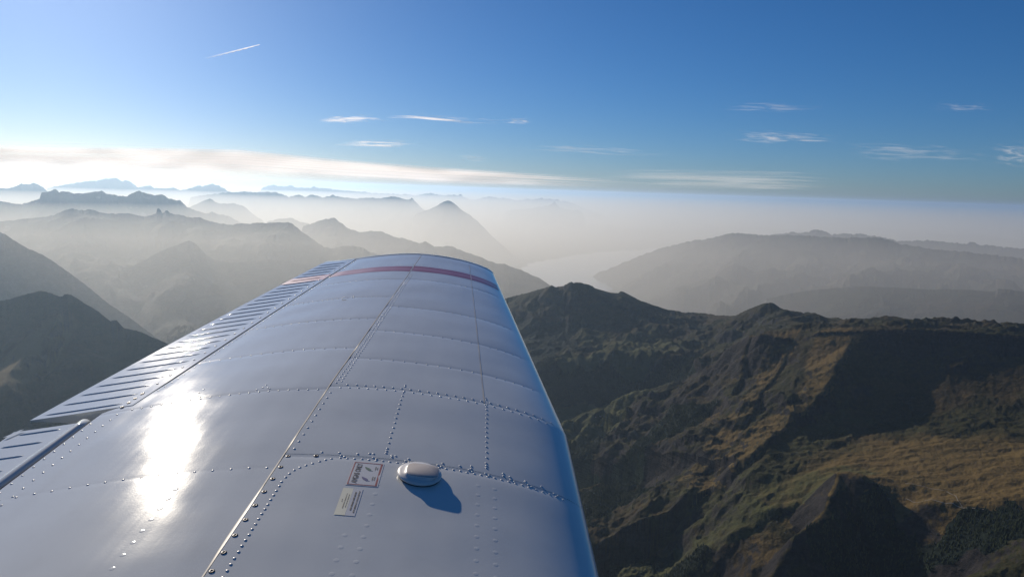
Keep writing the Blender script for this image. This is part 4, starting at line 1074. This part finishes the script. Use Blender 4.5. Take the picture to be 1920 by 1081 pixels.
# screws: dark dished heads with a cross slot
def screw_mesh():
    k = 14; V = []; F = []
    rings = [(1.0, -0.05), (1.0, 0.16), (0.86, 0.24), (0.6, 0.28), (0.45, 0.27), (0.34, 0.10), (0.0001, 0.06)]
    for a, b in rings: V += [(a * math.cos(2 * math.pi * i / k), a * math.sin(2 * math.pi * i / k), b) for i in range(k)]
    for q in range(len(rings) - 1):
        for i in range(k):
            j = (i + 1) % k; F.append((q * k + i, q * k + j, (q + 1) * k + j, (q + 1) * k + i))
    return V, F
sv, sf = screw_mesh(); sm = mesh('screw', sv, sf); sm.materials.append(M_SCREW); sm.polygons.foreach_set('use_smooth', np.ones(len(sm.polygons), bool))
SCR = [(-0.427 - 0.0548 * k, 0.4453 + 0.0016 * k) for k in range(27)] + [(-0.423, 0.405)]
SCR2 = [(0.115, 0.8215), (0.080, 0.8215), (0.048, 0.821), (0.018, 0.822)]
for lst, off, par in ((SCR, 0, W), (SCR2, 0.002, W)):
    for s, u in lst:
        P, Bm = frame_at(s, u, off); o = bpy.data.objects.new('screw', sm); COL.objects.link(o); o.parent = par
        M = np.eye(4); M[:3, :3] = Bm * 0.0056; M[:3, 3] = P - ROOT; o.matrix_local = Matrix(M.tolist())

# ---- fuel cap
def fuel_cap():
    s0, u0 = -0.483, 0.2500
    P, Bm = frame_at(s0, u0, 0.0)                                   # axes: outboard, aft(+u), up
    k = 48
    ang = np.arange(k) * 2 * math.pi / k
    def ring(rx, ry, z, cx=0, cy=0, pw=2.0):
        c, s_ = np.cos(ang), np.sin(ang)
        q = (np.abs(c) ** pw + np.abs(s_) ** pw) ** (-1 / pw)
        return np.stack([cx + rx * c * q, cy + ry * s_ * q, np.full(k, z)], 1)
    e = bpy.data.objects.new('fuel_cap', None); COL.objects.link(e); e.parent = W
    def put(name, rings, mat, cap=True, bevel=True):
        V = np.concatenate(rings); F = []
        for q in range(len(rings) - 1):
            for i in range(k):
                j = (i + 1) % k; F.append((q * k + i, q * k + j, (q + 1) * k + j, (q + 1) * k + i))
        if cap: F.append(tuple((len(rings) - 1) * k + i for i in range(k)))
        o = link(name, mesh(name, V @ Bm.T + P - ROOT, F), mat, e)
        try: o.data.set_sharp_from_angle(angle=math.radians(38))
        except Exception: pass
        return o
    put('gasket', [ring(.0475, .0475, -.004), ring(.0475, .0475, .004), ring(.040, .040, .0045)], M_DARK)
    put('cap_base', [ring(.0485, .0485, .003), ring(.0505, .0505, .005), ring(.0512, .0512, .0075), ring(.0500, .0500, .0095), ring(.0470, .0470, .0112), ring(.0430, .0430, .0125),
                     ring(.0345, .0395, .0143, -.003, -.003, 2.6), ring(.0310, .0375, .0165, -.004, -.006, 3.4), ring(.0292, .0362, .0178, -.0045, -.0065, 4.2)], M_CAP)
    put('cap_lid', [ring(.0292, .0362, .0177, -.0045, -.0065, 4.2), ring(.0292, .0362, .0188, -.0045, -.0065, 4.2), ring(.0282, .0352, .0193, -.0045, -.0065, 4.2)], M_FACET)
fuel_cap()

# ---- decals
def surf_map(name, pts, faces, s0, u0, mat, parent, off, chord=C0):
    """pts in metres: x outboard, y aft, laid on the skin"""
    p = np.array(pts, float)
    P = wing(s0 + p[:, 0], u0 + p[:, 1] / chord, off, True)
    return link(name, mesh(name, loc(P), faces), mat, parent, False)
def sheet(name, x0, x1, y0, y1, s0, u0, mat, parent, off, n=8):
    X_, Y_ = np.meshgrid(lin(x0, x1, n), lin(y0, y1, n), indexing='ij')
    return surf_map(name, np.stack([X_.ravel(), Y_.ravel()], 1), grid_faces(n, n), s0, u0, mat, parent, off)
def text(name, s, size, x, y, s0, u0, mat, parent, off, sx=1.0, bold=0.0):
    cu = bpy.data.curves.new(name, 'FONT'); cu.body = s; cu.size = size; cu.fill_mode = 'FRONT'; cu.offset = bold; cu.resolution_u = 3
    to = bpy.data.objects.new(name, cu); COL.objects.link(to); bpy.context.view_layer.update()
    dg = bpy.context.evaluated_depsgraph_get(); me = bpy.data.meshes.new_from_object(to.evaluated_get(dg))
    bpy.data.objects.remove(to)
    V = np.array([v.co[:] for v in me.vertices]); F = [tuple(p.vertices) for p in me.polygons]
    V = V[:, :2] * [sx, 1] + [x, y]
    return surf_map(name, V, F, s0, u0, mat, parent, off)
def blobs(name, polys, s0, u0, mat, parent, off):
    V, F = [], []
    for pl in polys:
        b0 = len(V); V += pl; F.append(tuple(range(b0, b0 + len(pl))))
    return surf_map(name, V, F, s0, u0, mat, parent, off)
rd = random.Random(9)
def fine_print(x0, x1, y, h):
    """rows of tiny strokes, as small as the unreadable small print in the photo"""
    out = []; x = x0
    while x < x1:
        w = rd.uniform(0.0008, 0.0018)
        out.append([(x, y - h / 2), (min(x + w, x1), y - h / 2), (min(x + w, x1), y + h / 2 * rd.uniform(.4, 1)), (x, y + h / 2)])
        x += w + (0.0022 if rd.random() < 0.18 else 0.0006)
    return out
def fuel_decal():
    s0, u0 = -0.550, 0.305                                          # inboard front corner; x = outboard, y = aft
    d = sheet('fuel_decal', -0.003, 0.107, -0.003, 0.068, s0, u0, M_WHITE, W, 0.0006)
    Wd, H, b = 0.104, 0.065, 0.0026
    fr = [(0, 0), (Wd, 0), (Wd, H), (0, H), (b, b * 1.5), (Wd - b, b * 1.5), (Wd - b, H - b), (b, H - b)]
    surf_map('border', fr, [(0, 1, 5, 4), (1, 2, 6, 5), (2, 3, 7, 6), (3, 0, 4, 7)], s0, u0, M_MAROON, d, 0.0010)
    text('lettering', 'AVGAS ONLY', 0.0175, 0.0075, H - 0.0195, s0, u0, M_BLACK, d, 0.0010, 0.84, 0.0004)
    def swoosh(cx, cy, mat):
        pl = []
        n = 14
        for i in range(n + 1):
            q = i / n; pl.append((cx + (q - 0.45) * 0.020 * -1, cy + 0.008 - 0.014 * q + 0.004 * math.sin(q * math.pi)))
        for i in range(n, -1, -1):
            q = i / n; pl.append((cx + (q - 0.45) * 0.020 * -1, cy + 0.008 - 0.014 * q - 0.007 * math.sin(q * math.pi) ** 1.5))
        tail = [(cx - 0.0085, cy - 0.0045), (cx - 0.0105, cy - 0.0125), (cx - 0.0095, cy - 0.0125), (cx - 0.0065, cy - 0.0055)]
        blobs('emblem', [pl, tail], s0, u0, mat, d, 0.0010)
    swoosh(0.029, 0.030, M_BLUE); swoosh(0.076, 0.030, M_GREEN)
    blobs('small_print', fine_print(0.022, 0.040, 0.0135, 0.0030) + fine_print(0.024, 0.040, 0.0090, 0.0028), s0, u0, M_BLACK, d, 0.0010)
    blobs('small_print', fine_print(0.070, 0.088, 0.0135, 0.0030) + fine_print(0.074, 0.084, 0.0090, 0.0028), s0, u0, M_BLACK, d, 0.0010)
fuel_decal()
def notice_decal():
    s0, u0 = -0.672, 0.3215
    d = sheet('notice_decal', 0.0, 0.106, 0.0, 0.0205, s0, u0, M_WHITE, W, 0.0006)
    sheet('cream_field', 0.0, 0.106, 0.0205, 0.0425, s0, u0, M_CREAM2, d, 0.0007)
    blobs('small_print', fine_print(0.012, 0.096, 0.0055, 0.0034) + fine_print(0.020, 0.092, 0.0130, 0.0034), s0, u0, M_BLACK, d, 0.0011)
    blobs('small_print', fine_print(0.030, 0.080, 0.0250, 0.0018) + fine_print(0.026, 0.084, 0.0302, 0.0018) + fine_print(0.050, 0.062, 0.0360, 0.0018), s0, u0, M_BROWN, d, 0.0011)
notice_decal()
# drain slot marks near the third rib
for s_, u_c in ((1.045, 0.588),):
    sheet('inspection_slot', -0.004, 0.004, -0.012, 0.012, s_, u_c, M_DARK, W, 0.0008, 4)
